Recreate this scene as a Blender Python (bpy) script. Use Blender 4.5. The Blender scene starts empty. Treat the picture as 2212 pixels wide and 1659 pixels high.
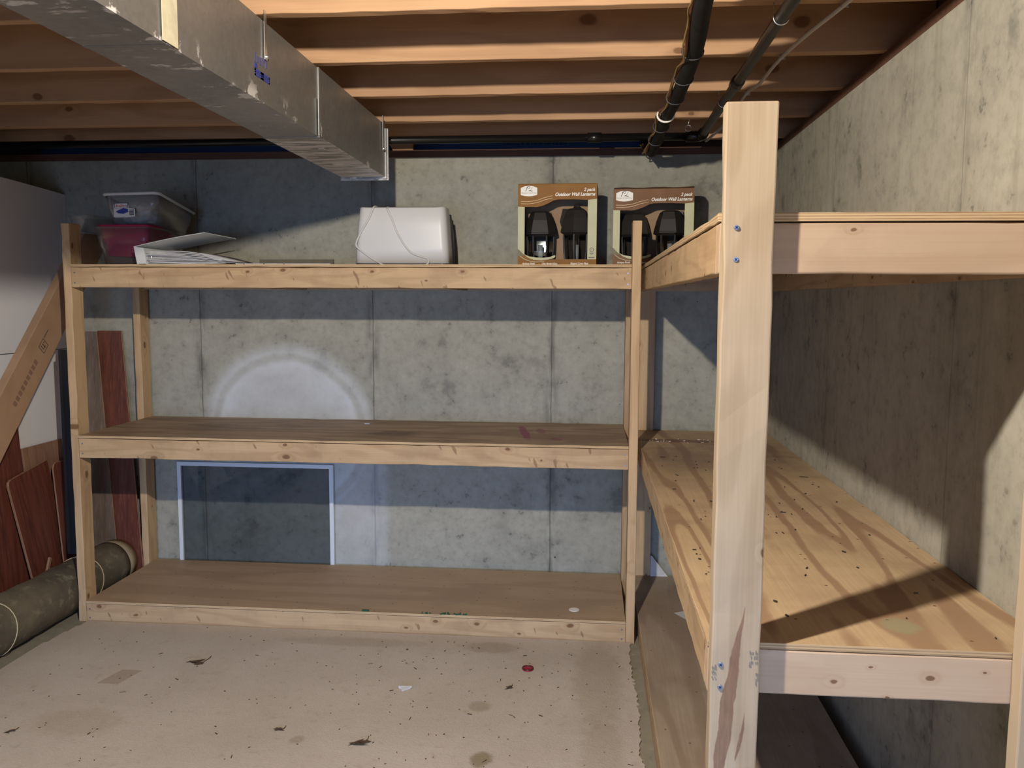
import bpy, bmesh, math, random
from mathutils import Vector, Matrix
random.seed(7)
PI = math.pi
C = bpy.context.scene.collection
sc = bpy.context.scene

# ------------------------------------------------------------------ nodes
class NT:
    def __init__(s, name):
        s.m = bpy.data.materials.new(name); s.m.use_nodes = True
        s.t = s.m.node_tree; s.t.nodes.clear()
        s.out = s.t.nodes.new('ShaderNodeOutputMaterial')
        s.b = s.t.nodes.new('ShaderNodeBsdfPrincipled')
        s.t.links.new(s.b.outputs[0], s.out.inputs[0])
        s._o = None
    def n(s, typ, ins=None, **props):
        d = s.t.nodes.new(typ)
        for k, v in props.items(): setattr(d, k, v)
        for k, v in (ins or {}).items(): s.set(d.inputs[k], v)
        return d
    def set(s, sock, v):
        if isinstance(v, bpy.types.NodeSocket): s.t.links.new(v, sock)
        elif isinstance(v, bpy.types.Node): s.t.links.new(v.outputs[0], sock)
        else:
            if sock.type == 'RGBA' and len(v) == 3: v = (*v, 1)
            sock.default_value = v
    def bs(s, **kw):
        for k, v in kw.items(): s.set(s.b.inputs[k.replace('_', ' ')], v)
    def obj(s):
        if s._o is None: s._o = s.n('ShaderNodeTexCoord').outputs['Object']
        return s._o
    def rnd(s): return s.n('ShaderNodeObjectInfo').outputs['Random']
    def math(s, op, a, b=0.0, c=0.0, clamp=False):
        d = s.n('ShaderNodeMath', operation=op, use_clamp=clamp)
        s.set(d.inputs[0], a); s.set(d.inputs[1], b); s.set(d.inputs[2], c)
        return d.outputs[0]
    def vm(s, op, a, b=(0, 0, 0)):
        d = s.n('ShaderNodeVectorMath', operation=op); s.set(d.inputs[0], a)
        s.set(d.inputs[1], b); return d.outputs[0]
    def vscale(s, a, k):
        d = s.n('ShaderNodeVectorMath', operation='SCALE'); s.set(d.inputs[0], a); s.set(d.inputs['Scale'], k); return d.outputs[0]
    def sep(s, v):
        d = s.n('ShaderNodeSeparateXYZ'); s.set(d.inputs[0], v); return d.outputs
    def comb(s, x, y, z):
        d = s.n('ShaderNodeCombineXYZ'); s.set(d.inputs[0], x); s.set(d.inputs[1], y); s.set(d.inputs[2], z); return d.outputs[0]
    def noise(s, vec, scale, detail=4, rough=.55, dist=0):
        return s.n('ShaderNodeTexNoise', {'Vector': vec, 'Scale': scale, 'Detail': detail, 'Roughness': rough, 'Distortion': dist}).outputs[0]
    def smooth(s, v, a, b):
        d = s.n('ShaderNodeMapRange', interpolation_type='SMOOTHSTEP')
        s.set(d.inputs[0], v); d.inputs[1].default_value = a; d.inputs[2].default_value = b
        return d.outputs[0]
    def lin(s, v, a, b, c, d_):
        d = s.n('ShaderNodeMapRange'); s.set(d.inputs[0], v)
        for i, q in enumerate((a, b, c, d_)): d.inputs[i + 1].default_value = q
        return d.outputs[0]
    def mix(s, f, a, b, mode='MIX'):
        d = s.n('ShaderNodeMix', data_type='RGBA', blend_type=mode)
        s.set(d.inputs[0], f); s.set(d.inputs[6], a); s.set(d.inputs[7], b)
        return d.outputs[2]
    def bump(s, h, strength=.3, dist=.002):
        d = s.n('ShaderNodeBump', {'Height': h, 'Strength': strength, 'Distance': dist})
        s.set(s.b.inputs['Normal'], d); return d

def plain(name, col, rough=.6, metal=0., **kw):
    m = NT(name); m.bs(Base_Color=col, Roughness=rough, Metallic=metal, **kw); return m.m

def wood(name, axis, wide, light, dark, knot=(.16, .075, .035), knots=.6, kscale=5.2, fig=9., dirt=.0, extra=None, nicks=.6):
    m = NT(name)
    r = m.rnd()
    p = m.vm('ADD', m.obj(), m.comb(m.math('MULTIPLY', r, 37.3), m.math('MULTIPLY', r, 19.1), m.math('MULTIPLY', r, 53.7)))
    xyz = m.sep(p); ia = 'xyz'.index(axis); iw = 'xyz'.index(wide); it = 3 - ia - iw
    A, Wd, T = xyz[ia], xyz[iw], xyz[it]
    # knots (2-D cells on the broad face)
    kv = m.comb(m.math('MULTIPLY', A, kscale), m.math('MULTIPLY', Wd, kscale * 1.7), 0.0)
    kvd = m.vm('ADD', kv, m.vscale(m.n('ShaderNodeTexNoise', {'Vector': kv, 'Scale': 3.0, 'Detail': 2.}).outputs[1], .10))
    vo = m.n('ShaderNodeTexVoronoi', {'Vector': kvd, 'Scale': 1.0, 'Randomness': 1.0}, voronoi_dimensions='2D')
    kd = vo.outputs['Distance']; kc = m.sep(vo.outputs['Color'])
    has = m.smooth(kc[0], 1 - knots, 1 - knots + .02)
    size = m.lin(kc[1], 0, 1, .03, .12)
    kk = m.math('DIVIDE', kd, size)
    kmask = m.math('MULTIPLY', m.smooth(kk, 1.0, .55), has)
    halo = m.math('MULTIPLY', m.smooth(kk, 3.2, .6), has)
    # figure: contour bands of stretched noise, pushed round the knots
    base = m.comb(m.math('MULTIPLY', A, .9), m.math('MULTIPLY', Wd, 6.), m.math('MULTIPLY', T, 6.))
    nz = m.noise(base, 1.0, 2., .45)
    nz = m.math('ADD', nz, m.math('MULTIPLY', halo, .12))
    bands = m.math('SINE', m.math('MULTIPLY', nz, fig * 2 * PI))
    bands = m.smooth(bands, -.2, 1.)
    fine = m.noise(m.comb(m.math('MULTIPLY', A, 3.), m.math('MULTIPLY', Wd, 170.), m.math('MULTIPLY', T, 170.)), 1.0, 3.)
    broad = m.noise(m.comb(m.math('MULTIPLY', A, 1.6), m.math('MULTIPLY', Wd, 5.), m.math('MULTIPLY', T, 5.)), 1.3, 3.)
    f = m.math('ADD', m.math('MULTIPLY', bands, .34), m.math('MULTIPLY', m.lin(fine, .3, .7, 0, 1), .26))
    f = m.math('ADD', f, m.math('MULTIPLY', m.lin(broad, .35, .7, 0, 1), .36), clamp=True)
    col = m.mix(f, light, dark)
    col = m.mix(m.math('MULTIPLY', halo, .35), col, dark)
    col = m.mix(m.math('MULTIPLY', kmask, .88), col, knot)
    # short dark nicks across the grain
    nk = m.noise(m.comb(m.math('ADD', m.math('MULTIPLY', A, 42.), m.math('MULTIPLY', Wd, 14.)), m.math('MULTIPLY', Wd, 17.), m.math('MULTIPLY', T, 9.)), 1.0, 1.)
    nm = m.smooth(nk, .69, .75)
    col = m.mix(m.math('MULTIPLY', nm, nicks), col, knot)
    if dirt:
        dn = m.noise(p, 5.0, 5., .65)
        col = m.mix(m.math('MULTIPLY', m.smooth(dn, .46, .72), dirt), col, (.19, .125, .08))
    tint = m.lin(r, 0, 1, .90, 1.08)
    col = m.mix(1.0, col, m.comb(tint, tint, tint), 'MULTIPLY')
    if extra: col = extra(m, col)
    m.bs(Base_Color=col, Roughness=.62, Specular_IOR_Level=.25)
    m.bump(m.math('ADD', m.math('MULTIPLY', fine, .6), m.math('MULTIPLY', kmask, -.4)), .22, .0015)
    return m.m

PL, PD = (.56, .395, .232), (.38, .245, .132)
pine = {a + w: wood('pine_%s%s' % (a, w), a, w, PL, PD, nicks=0. if a == 'z' else .6, dirt=.28 if a != 'z' else .12) for a, w in (('x', 'z'), ('y', 'z'), ('z', 'x'), ('z', 'y'))}

def streak(m, col):
    x, y, z = m.sep(m.obj())
    # long dark resin flame and a short one beside it, heights measured on the post
    w = m.math('MULTIPLY', m.math('SUBTRACT', m.noise(m.obj(), 14., 3.), .5), .02)
    def flame(x0, z0, x1, z1, r0):
        t = m.lin(z, z0, z1, 0, 1)
        cx = m.math('ADD', m.lin(t, 0, 1, x0, x1), w)
        wd = m.math('MULTIPLY', m.math('SINE', m.math('MULTIPLY', m.math('POWER', t, .72), PI)), r0)
        d = m.math('SUBTRACT', m.math('ABSOLUTE', m.math('SUBTRACT', x, cx)), wd)
        on = m.math('MULTIPLY', m.math('GREATER_THAN', t, .005), m.math('LESS_THAN', t, .995))
        return m.math('MULTIPLY', m.smooth(d, .0012, -.0012), on)
    f1 = flame(-.030, -.335, .012, .015, .0135)
    f2 = flame(.006, -.28, .022, -.185, .0035)
    fl = m.math('MAXIMUM', f1, f2)
    g = m.noise(m.comb(m.math('MULTIPLY', x, 160.), 0., m.math('MULTIPLY', z, 26.)), 1., 3.)
    c2 = m.mix(g, (.11, .055, .035), (.33, .19, .12))
    return m.mix(m.math('MULTIPLY', fl, .85), col, c2)
post_pale = wood('pine_pale_post', 'z', 'x', (.56, .45, .325), (.40, .30, .195), knots=.22, kscale=3.6, fig=7., extra=streak, nicks=0.)
post_plain = wood('pine_pale_second_post', 'z', 'x', (.56, .45, .325), (.46, .345, .23), knots=.15, fig=4., nicks=0.)
rail_pale = wood('pine_pale_rail', 'x', 'z', (.56, .42, .30), (.46, .32, .21), knots=.5, kscale=10., fig=7., nicks=.0, dirt=.1)
fir = wood('fir_joist', 'x', 'z', (.49, .30, .17), (.34, .195, .105), knots=.55, kscale=3., fig=5., nicks=0.)
sill_w = wood('sill_wood', 'x', 'z', (.14, .07, .045), (.09, .045, .03), knots=.2, nicks=0.)
subf = wood('subfloor_wood', 'x', 'y', (.36, .22, .13), (.28, .16, .09), knots=.1)

def plyface(name, axis, light, dark, vein, fig=5., stretch=.55, dirt=.4, dirtcol=(.16, .11, .075), marks=None, veins=.55):
    m = NT(name); p = m.obj(); xyz = m.sep(p)
    A, Wd = (xyz[0], xyz[1]) if axis == 'x' else (xyz[1], xyz[0])
    v = m.comb(m.math('MULTIPLY', A, stretch), m.math('MULTIPLY', Wd, 3.4), 1.7)
    wob = m.noise(m.comb(m.math('MULTIPLY', A, 5.), m.math('MULTIPLY', Wd, 9.), 0.), 1., 4.)
    nz = m.math('ADD', m.noise(v, 1.3, 1.5, .4, .3), m.math('MULTIPLY', wob, .045))
    s = m.math('SINE', m.math('MULTIPLY', nz, fig * 2 * PI))
    band = m.smooth(s, .15, .85)
    fine = m.noise(m.comb(m.math('MULTIPLY', A, 4.), m.math('MULTIPLY', Wd, 140.), 0.), 1., 3.)
    blot = m.noise(p, 3.2, 5., .6)
    col = m.mix(m.lin(fine, .3, .7, 0, 1), light, dark)
    col = m.mix(m.math('MULTIPLY', band, veins), col, vein)
    col = m.mix(m.math('MULTIPLY', m.smooth(blot, .42, .68), dirt), col, dirtcol)
    vo = m.n('ShaderNodeTexVoronoi', {'Vector': p, 'Scale': 16.0}, voronoi_dimensions='2D')
    sp = m.math('MULTIPLY', m.smooth(vo.outputs['Distance'], .07, .035), m.smooth(m.sep(vo.outputs['Color'])[0], .80, .82))
    col = m.mix(m.math('MULTIPLY', sp, .8), col, (.04, .028, .02))
    if marks: col = marks(m, col)
    m.bs(Base_Color=col, Roughness=.55, Specular_IOR_Level=.3)
    m.bump(fine, .12, .001)
    return m.m

def blob(m, x, y, cx, cy, rx, ry, n, soft=.45):
    dx = m.math('DIVIDE', m.math('SUBTRACT', x, cx), rx); dy = m.math('DIVIDE', m.math('SUBTRACT', y, cy), ry)
    d = m.math('SQRT', m.math('ADD', m.math('MULTIPLY', dx, dx), m.math('MULTIPLY', dy, dy)))
    d = m.math('ADD', d, m.math('MULTIPLY', m.math('SUBTRACT', n, .5), .9))
    return m.smooth(d, 1.0, 1.0 - soft)

def magenta(m, col):                       # spilled dye on the middle board (board-centred coordinates)
    x, y, z = m.sep(m.obj()); n = m.noise(m.obj(), 16., 4.)
    sk = m.math('SUBTRACT', x, m.math('MULTIPLY', y, -.16))
    a = blob(m, sk, y, .755, .0, .026, .25, n); b = blob(m, sk, y, .835, .05, .028, .10, n); c = blob(m, sk, y, .88, -.17, .035, .06, n)
    col = m.mix(m.math('MULTIPLY', a, .75), col, (.23, .018, .12))
    col = m.mix(m.math('MULTIPLY', m.math('MAXIMUM', b, c), .55), col, (.22, .03, .09))
    d = blob(m, x, y, .16, -.10, .14, .10, n); e = blob(m, x, y, -.75, .0, .3, .12, n)
    col = m.mix(m.math('MULTIPLY', d, .6), col, (.10, .055, .035))
    return m.mix(m.math('MULTIPLY', e, .3), col, (.12, .07, .045))
def wet(m, col):                           # red-brown old stain and dark smudges at the back of the long board
    x, y, z = m.sep(m.obj()); n = m.noise(m.obj(), 9., 4.)
    a = blob(m, x, y, -.14, 1.0, .24, .055, n); b = blob(m, x, y, -.16, .55, .28, .42, n, .8); c = blob(m, x, y, .14, .70, .34, .62, n, .85)
    g = blob(m, x, y, .07, -1.19, .045, .05, n)
    col = m.mix(m.math('MULTIPLY', a, .75), col, (.13, .05, .035))
    col = m.mix(m.math('MULTIPLY', m.math('MAXIMUM', b, c), .62), col, (.185, .12, .085))
    return m.mix(m.math('MULTIPLY', g, .32), col, (.26, .36, .22))
ply_a_mid = plyface('plywood_weathered', 'x', (.42, .305, .205), (.31, .215, .14), (.20, .13, .085), fig=7., dirt=.4, marks=magenta)
ply_a_low = plyface('plywood_dusty', 'x', (.47, .335, .22), (.40, .28, .18), (.32, .215, .135), fig=4., dirt=.28, dirtcol=(.30, .205, .14), veins=.4)
ply_a_top = plyface('plywood_top', 'x', (.42, .28, .16), (.34, .22, .12), (.25, .15, .09))
ply_b_mid = plyface('plywood_orange', 'y', (.50, .365, .225), (.43, .305, .18), (.27, .16, .095), fig=8., stretch=.30, dirt=.5, dirtcol=(.30, .20, .125), marks=wet, veins=.8)
ply_b_low = plyface('plywood_brown', 'y', (.38, .30, .22), (.32, .245, .18), (.24, .165, .115), fig=4., dirt=.3)

def plyedge():
    m = NT('plywood_edge'); x, y, z = m.sep(m.obj())
    s = m.math('SINE', m.math('MULTIPLY', z, 2 * PI / .0052))
    n = m.noise(m.comb(m.math('MULTIPLY', x, 14.), m.math('MULTIPLY', y, 14.), m.math('MULTIPLY', z, 240.)), 1., 4.)
    f = m.math('MULTIPLY', m.smooth(s, -.3, .8), m.lin(n, .3, .7, .3, 1.))
    m.bs(Base_Color=m.mix(f, (.56, .40, .23), (.24, .145, .08)), Roughness=.8); m.bump(n, .4, .002)
    return m.m
ply_edge = plyedge()

def concrete(name, seams, axis, spray=False, streaks=0., light=(.395, .385, .325), dark=(.265, .26, .218)):
    m = NT(name); p = m.obj(); x, y, z = m.sep(p); u = x if axis == 'x' else y
    a = m.noise(p, 1.1, 6., .6); b = m.noise(p, 6.5, 6., .65); c = m.noise(p, 60., 3.); e = m.noise(p, 24., 6., .7)
    f = m.math('ADD', m.math('MULTIPLY', m.lin(a, .35, .65, 0, 1), .5), m.math('MULTIPLY', m.lin(b, .35, .7, 0, 1), .5), clamp=True)
    col = m.mix(f, light, dark)
    col = m.mix(m.math('MULTIPLY', m.smooth(e, .46, .66), .34), col, (.20, .197, .165))
    col = m.mix(m.math('MULTIPLY', m.smooth(e, .46, .30), .25), col, (.48, .47, .41))
    col = m.mix(m.math('MULTIPLY', m.math('MULTIPLY', m.smooth(e, .58, .66), m.smooth(b, .48, .60)), .6), col, (.10, .10, .09))
    blot = m.math('MULTIPLY', m.smooth(b, .54, .68), m.smooth(a, .42, .60))
    col = m.mix(m.math('MULTIPLY', blot, .55), col, (.13, .128, .115))
    if streaks:
        st = m.noise(m.comb(m.math('MULTIPLY', u, 22.), 0., m.math('MULTIPLY', z, 1.1)), 1., 4., .6)
        col = m.mix(m.math('MULTIPLY', m.smooth(st, .5, .72), streaks), col, (.20, .185, .14))
        col = m.mix(m.math('MULTIPLY', m.smooth(st, .42, .25), streaks * .7), col, (.46, .43, .35))
    for s_, dens in ((7., .80), (19., .86)):       # bug holes
        vo = m.n('ShaderNodeTexVoronoi', {'Vector': p, 'Scale': s_})
        cc = m.sep(vo.outputs['Color'])
        sz = m.lin(cc[1], 0, 1, .02, .075)
        pm = m.math('MULTIPLY', m.smooth(m.math('DIVIDE', vo.outputs['Distance'], sz), 1., .6), m.math('GREATER_THAN', cc[0], dens))
        col = m.mix(m.math('MULTIPLY', pm, .85), col, (.035, .034, .03))
    wv = m.math('MULTIPLY', m.math('SUBTRACT', m.noise(m.comb(0., 0., z), 9., 3.), .5), .010)
    bl = m.noise(m.comb(m.math('MULTIPLY', u, 20.), 0., m.math('MULTIPLY', z, 5.)), 1., 4.)
    for sx in seams:
        d = m.math('ABSOLUTE', m.math('SUBTRACT', m.math('ADD', u, wv), sx))
        col = m.mix(m.math('MULTIPLY', m.math('MULTIPLY', m.smooth(d, .055, .0), m.smooth(bl, .40, .66)), .65 if axis == 'x' else .35), col, (.10, .098, .088))
        col = m.mix(m.math('MULTIPLY', m.smooth(d, .0042, .0015), .6 if axis == 'x' else .3), col, (.07, .068, .06))
    if spray:                                       # white paint overspray: a round shape over a square one, masked by a frame
        n = m.noise(p, 3.5, 4.); jit = m.math('MULTIPLY', m.math('SUBTRACT', n, .5), .05)
        dx = m.math('SUBTRACT', x, -1.545); dz = m.math('SUBTRACT', z, .775)
        r = m.math('ADD', m.math('SQRT', m.math('ADD', m.math('MULTIPLY', dx, dx), m.math('MULTIPLY', dz, dz))), jit)
        disc = m.smooth(r, .50, .385)
        ring = m.math('MULTIPLY', m.smooth(m.math('ABSOLUTE', m.math('SUBTRACT', r, .395)), .034, .004), .55)
        ring2 = m.math('MULTIPLY', m.smooth(m.math('ABSOLUTE', m.math('SUBTRACT', r, .19)), .10, .02), .16)
        disc = m.math('MULTIPLY', disc, m.lin(r, .30, .36, .78, 1.))
        disc = m.math('MULTIPLY', disc, m.math('SUBTRACT', 1., m.math('ADD', ring, ring2)))
        rect = m.math('MULTIPLY', m.smooth(m.math('ADD', x, jit), -1.0, -1.06), m.smooth(m.math('ADD', x, jit), -2.16, -2.0))
        rect = m.math('MULTIPLY', rect, m.smooth(m.math('ADD', z, jit), .95, .70))
        inside = m.math('MULTIPLY', m.math('MULTIPLY', m.math('LESS_THAN', x, -1.31), m.math('GREATER_THAN', x, -2.135)), m.math('LESS_THAN', z, .612))
        msk = m.math('MULTIPLY', m.math('MAXIMUM', disc, m.math('MULTIPLY', rect, .5)), m.math('SUBTRACT', 1., m.math('MULTIPLY', inside, .93)))
        cl = m.math('MULTIPLY', msk, m.lin(b, .3, .7, .82, .55))
        col = m.mix(cl, col, (.64, .67, .71))
    m.bs(Base_Color=col, Roughness=.85, Specular_IOR_Level=.2)
    m.bump(m.math('ADD', m.math('MULTIPLY', b, .5), m.math('MULTIPLY', c, .35)), .25, .004)
    return m.m
conc_back = concrete('concrete_back', [-1.999 - .907, -1.999, -1.092, -.187, .72], 'x', spray=True)
conc_right = concrete('concrete_right', [3.16, 2.10, 1.04, -.02], 'y', streaks=.32, light=(.42, .40, .335), dark=(.295, .28, .235))
conc_floor = concrete('concrete_floor', [], 'x', light=(.30, .27, .20), dark=(.22, .2, .15))

def carpetmat():
    m = NT('carpet_beige'); p = m.obj(); x, y, z = m.sep(p)
    a = m.noise(p, 1.4, 5., .6); b = m.noise(p, 160., 3., .7); c = m.noise(p, 22., 4., .6)
    col = m.mix(m.lin(a, .35, .68, 0, 1), (.54, .48, .42), (.45, .39, .33))
    col = m.mix(m.math('MULTIPLY', m.lin(b, .3, .7, 0, 1), .35), col, (.35, .30, .245))
    col = m.mix(m.math('MULTIPLY', m.smooth(c, .55, .75), .25), col, (.25, .19, .13))
    for cx, cy, rx, ry, k, cc in ((-.326, 2.551, .045, .06, .75, (.20, .16, .085)), (-.378, 2.898, .05, .055, .45, (.23, .19, .10)), (-.95, 2.61, .03, .035, .4, (.22, .17, .10)),
                                  (.05, 3.15, .12, .5, .35, (.27, .21, .12)), (.06, 2.62, .09, .3, .3, (.27, .21, .13)), (-.40, 3.42, .16, .07, .35, (.2, .15, .1)), (-1.0, 3.42, .4, .06, .25, (.22, .17, .11)), (-1.75, 2.65, .2, .12, .25, (.27, .19, .13))):
        s = blob(m, x, y, cx, cy, rx, ry, c, .5); col = m.mix(m.math('MULTIPLY', s, k), col, cc)
    sq = m.math('MULTIPLY', m.math('LESS_THAN', m.math('ABSOLUTE', m.math('SUBTRACT', x, m.math('ADD', -1.795, m.math('MULTIPLY', m.math('SUBTRACT', y, 3.), .25)))), .042), m.math('LESS_THAN', m.math('ABSOLUTE', m.math('SUBTRACT', y, 3.0)), .062))
    col = m.mix(m.math('MULTIPLY', sq, .5), col, (.27, .195, .15))
    m.bs(Base_Color=col, Roughness=.95, Specular_IOR_Level=.1)
    m.bump(m.math('ADD', m.math('MULTIPLY', b, .7), m.math('MULTIPLY', c, .5)), .55, .006)
    return m.m
carpet_m = carpetmat()

def galv():
    m = NT('galvanized_steel'); p = m.obj(); x, y, z = m.sep(p)
    a = m.noise(p, 5., 5.); vo = m.n('ShaderNodeTexVoronoi', {'Vector': p, 'Scale': 70.})
    fl = m.sep(vo.outputs['Color'])[0]
    col = m.mix(m.lin(a, .3, .7, 0, 1), (.33, .33, .325), (.25, .255, .255))
    col = m.mix(.035, col, m.comb(fl, fl, fl))
    # white duct sealant smears: all over the underside of the last section, in dabs elsewhere
    under = m.math('LESS_THAN', z, 1.9722)
    sm = m.noise(m.comb(m.math('MULTIPLY', x, 7.), m.math('MULTIPLY', y, 30.), 0.), 1., 5., .6)
    k1 = m.math('MULTIPLY', m.math('MULTIPLY', under, m.math('GREATER_THAN', y, 2.66)), m.smooth(sm, .42, .56))
    low = m.smooth(z, 2.03, 1.975)
    dab = m.noise(m.comb(m.math('MULTIPLY', y, 14.), m.math('MULTIPLY', z, 10.), m.math('MULTIPLY', x, 9.)), 1., 5., .65)
    k2 = m.math('MULTIPLY', m.math('MULTIPLY', low, m.smooth(dab, .59, .64)), .8)
    k3 = m.math('MULTIPLY', m.math('MULTIPLY', under, m.smooth(m.math('ABSOLUTE', m.math('SUBTRACT', y, 1.55)), .3, .1)), m.smooth(sm, .60, .67))
    k = m.math('MAXIMUM', m.math('MULTIPLY', k1, .7), m.math('MAXIMUM', k2, m.math('MULTIPLY', k3, .6)))
    col = m.mix(k, col, (.72, .70, .70))
    m.bs(Base_Color=col, Metallic=m.math('SUBTRACT', .72, m.math('MULTIPLY', k, .7)), Roughness=m.lin(a, .3, .7, .40, .52))
    m.bump(m.math('ADD', a, m.math('MULTIPLY', k, .5)), .08, .004)
    return m.m
galv_m = galv()

def mottled(name, c1, c2, scale, rough=.6, c3=None, stretch=(1, 1, 1), **kw):
    m = NT(name); p = m.vm('MULTIPLY', m.obj(), stretch); a = m.noise(p, scale, 5., .62)
    col = m.mix(m.lin(a, .32, .68, 0, 1), c1, c2)
    if c3: col = m.mix(m.math('MULTIPLY', m.smooth(m.noise(p, scale * 2.7, 5., .6), .52, .7), .7), col, c3)
    m.bs(Base_Color=col, Roughness=rough, **kw); m.bump(a, .15, .003); return m.m
mahog = {k: mottled('mahogany_laminate_' + k, (.17, .052, .034), (.085, .026, .018), 5., .42, (.22, .08, .05), s) for k, s in (('z', (9, 9, .7)), ('y', (9, .8, 9)))}
mahog_back = mottled('laminate_edge_brown', (.33, .185, .12), (.22, .12, .08), 8., .5, None, (6, 6, .8))
grey_plank = mottled('film_wrapped_plank', (.20, .155, .13), (.13, .10, .085), 5., .3, (.25, .21, .19), (8, 8, .8))
cardb = mottled('cardboard', (.36, .225, .135), (.29, .18, .105), 6., .85)
cardb_dark = mottled('cardboard_dark', (.26, .15, .085), (.20, .115, .065), 6., .85)
kraft_in = plain('cardboard_inside', (.37, .245, .15), .9)
box_brown = mottled('printed_brown_card', (.27, .125, .022), (.215, .095, .017), 9., .5, Specular_IOR_Level=.15)
box_brown2 = mottled('printed_brown_card_worn', (.21, .105, .050), (.16, .078, .036), 9., .5, Specular_IOR_Level=.15)
box_cream = mottled('printed_cream_card', (.55, .55, .36), (.48, .48, .31), 9., .5, Specular_IOR_Level=.15)
gold = plain('gold_print', (.50, .30, .09), .4)
white_ink = plain('white_ink', (.80, .79, .74), .5)
black_ink = plain('black_ink', (.03, .03, .03), .5)
grey_ink = plain('grey_ink', (.22, .2, .17), .5)
blue_ink = plain('blue_ink', (.035, .06, .34), .5)
slate_ink = plain('slate_blue_ink', (.10, .09, .20), .5)
navy_ink = plain('navy_ink', (.01, .015, .06), .5)
red_ink = plain('red_ink', (.50, .06, .07), .5)
brown_ink = plain('faded_brown_ink', (.105, .065, .05), .7)
carton_ink = plain('pale_brown_ink', (.21, .12, .085), .8)
white_board = mottled('white_foam_board', (.76, .76, .79), (.72, .72, .74), 1.2, .6)
white_paint = plain('white_frame_paint', (.66, .70, .76), .45)
white_pl = plain('white_plastic', (.63, .63, .62), .38)
cord_m = plain('white_cord', (.58, .58, .56), .45)
dark_pl = plain('dark_plastic', (.045, .045, .055), .45)
blk = plain('black_panel', (.006, .008, .012), .5)
iron = plain('black_iron', (.035, .035, .035), .28, .75)
iron_g = mottled('grey_iron', (.09, .082, .07), (.045, .042, .036), 14., .45, None, (1, 1, 1), Metallic=.55)
rubber = mottled('black_rubber_foam', (.006, .006, .007), (.014, .014, .014), 20., .7, Specular_IOR_Level=.2)
copper = plain('copper_tube', (.26, .12, .065), .45, .6)
wire_y = plain('thermostat_wire', (.25, .17, .06), .6)
cable_m = plain('white_cable', (.50, .47, .42), .5)
steel = plain('bright_steel', (.75, .75, .75), .25, .9)
screw_m = plain('blue_zinc_screw', (.42, .50, .72), .3, .85)
screw_d = plain('screw_recess', (.03, .04, .10), .5)
foam_b = mottled('blue_foam_board', (.03, .09, .22), (.02, .065, .16), 4., .7)
foam_ink = plain('foam_print', (.008, .02, .06), .7)
lant = plain('bronze_black_casting', (.028, .024, .021), .5)
paper = mottled('paper_white', (.62, .61, .60), (.50, .49, .49), 30., .8)
paper2 = plain('paper_grey', (.36, .36, .39), .85)
vinyl = plain('binder_vinyl', (.66, .68, .68), .4)
rollm = mottled('rolled_flooring', (.15, .125, .085), (.075, .065, .048), 7., .6, (.24, .215, .15))
roll_end = mottled('rolled_flooring_pale', (.42, .36, .25), (.32, .26, .18), 8., .7)
twine = plain('twine', (.52, .44, .28), .8)
leafm = plain('dry_leaf', (.075, .045, .025), .9)
caprd = plain('red_cap', (.30, .012, .03), .3)
tape_m = mottled('yellowed_tape', (.62, .58, .42), (.50, .46, .33), 30., .5)
litter_m = plain('dark_litter', (.035, .025, .018), .9)
green_m = plain('green_crumbs', (.012, .10, .05), .8)
bag_m = mottled('crumpled_white', (.80, .80, .78), (.60, .60, .58), 9., .5)

def glassy(name, tint, gloss=.08, body=None, bodyf=0., rough=.03):
    m = NT(name)
    tr = m.n('ShaderNodeBsdfTransparent', {'Color': tint})
    gl = m.n('ShaderNodeBsdfGlossy', {'Color': (1, 1, 1), 'Roughness': rough})
    lw = m.n('ShaderNodeLayerWeight', {'Blend': .25})
    fac = m.math('ADD', m.math('MULTIPLY', lw.outputs['Fresnel'], 0. if name == 'clear_film' else .35 if gloss < .02 else .8), gloss, clamp=True)
    base = tr
    if body:
        df = m.n('ShaderNodeBsdfDiffuse', {'Color': body})
        mx = m.n('ShaderNodeMixShader'); m.set(mx.inputs[0], bodyf); m.set(mx.inputs[1], tr); m.set(mx.inputs[2], df); base = mx
    ms = m.n('ShaderNodeMixShader'); m.set(ms.inputs[0], fac); m.set(ms.inputs[1], base); m.set(ms.inputs[2], gl)
    m.t.links.new(ms.outputs[0], m.out.inputs[0]); m.t.nodes.remove(m.b)
    return m.m
pane_m = glassy('dark_window_glass', (.74, .77, .80), .015)
film_m = glassy('clear_film', (.97, .97, .97), .0, None, 0., .0)
lglass = glassy('lantern_glass', (.55, .58, .60), .03)
bin_clear = glassy('clear_bin_plastic', (.92, .92, .92), .018, (.55, .55, .55), .07, .25)
bin_red = glassy('red_bin_plastic', (.55, .03, .10), .0, (.75, .035, .12), .95, .25)

# ------------------------------------------------------------------ geometry helpers
def link(name, me, mats, parent=None, loc=None):
    o = bpy.data.objects.new(name, me); C.objects.link(o)
    for m in (mats if isinstance(mats, (list, tuple)) else [mats]): me.materials.append(m)
    if parent: o.parent = parent
    if loc is not None: o.location = loc
    return o
def world_to(parent, p): return Vector(p) - (parent.location if parent else Vector((0, 0, 0)))
def thing(name, label, cat, loc=(0, 0, 0), rz=0., group=None):
    o = bpy.data.objects.new(name, None); C.objects.link(o); o.location = loc; o.rotation_euler[2] = rz
    o.empty_display_size = .05
    return tag(o, label, cat, group)
def tag(o, label, cat, group=None, kind=None):
    o['label'] = label; o['category'] = cat
    if group: o['group'] = group
    if kind: o['kind'] = kind
    return o
def finish(bm, name, smooth=False):
    bmesh.ops.recalc_face_normals(bm, faces=bm.faces)
    me = bpy.data.meshes.new(name); bm.to_mesh(me); bm.free()
    if smooth:
        for p in me.polygons: p.use_smooth = True
    return me
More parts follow.
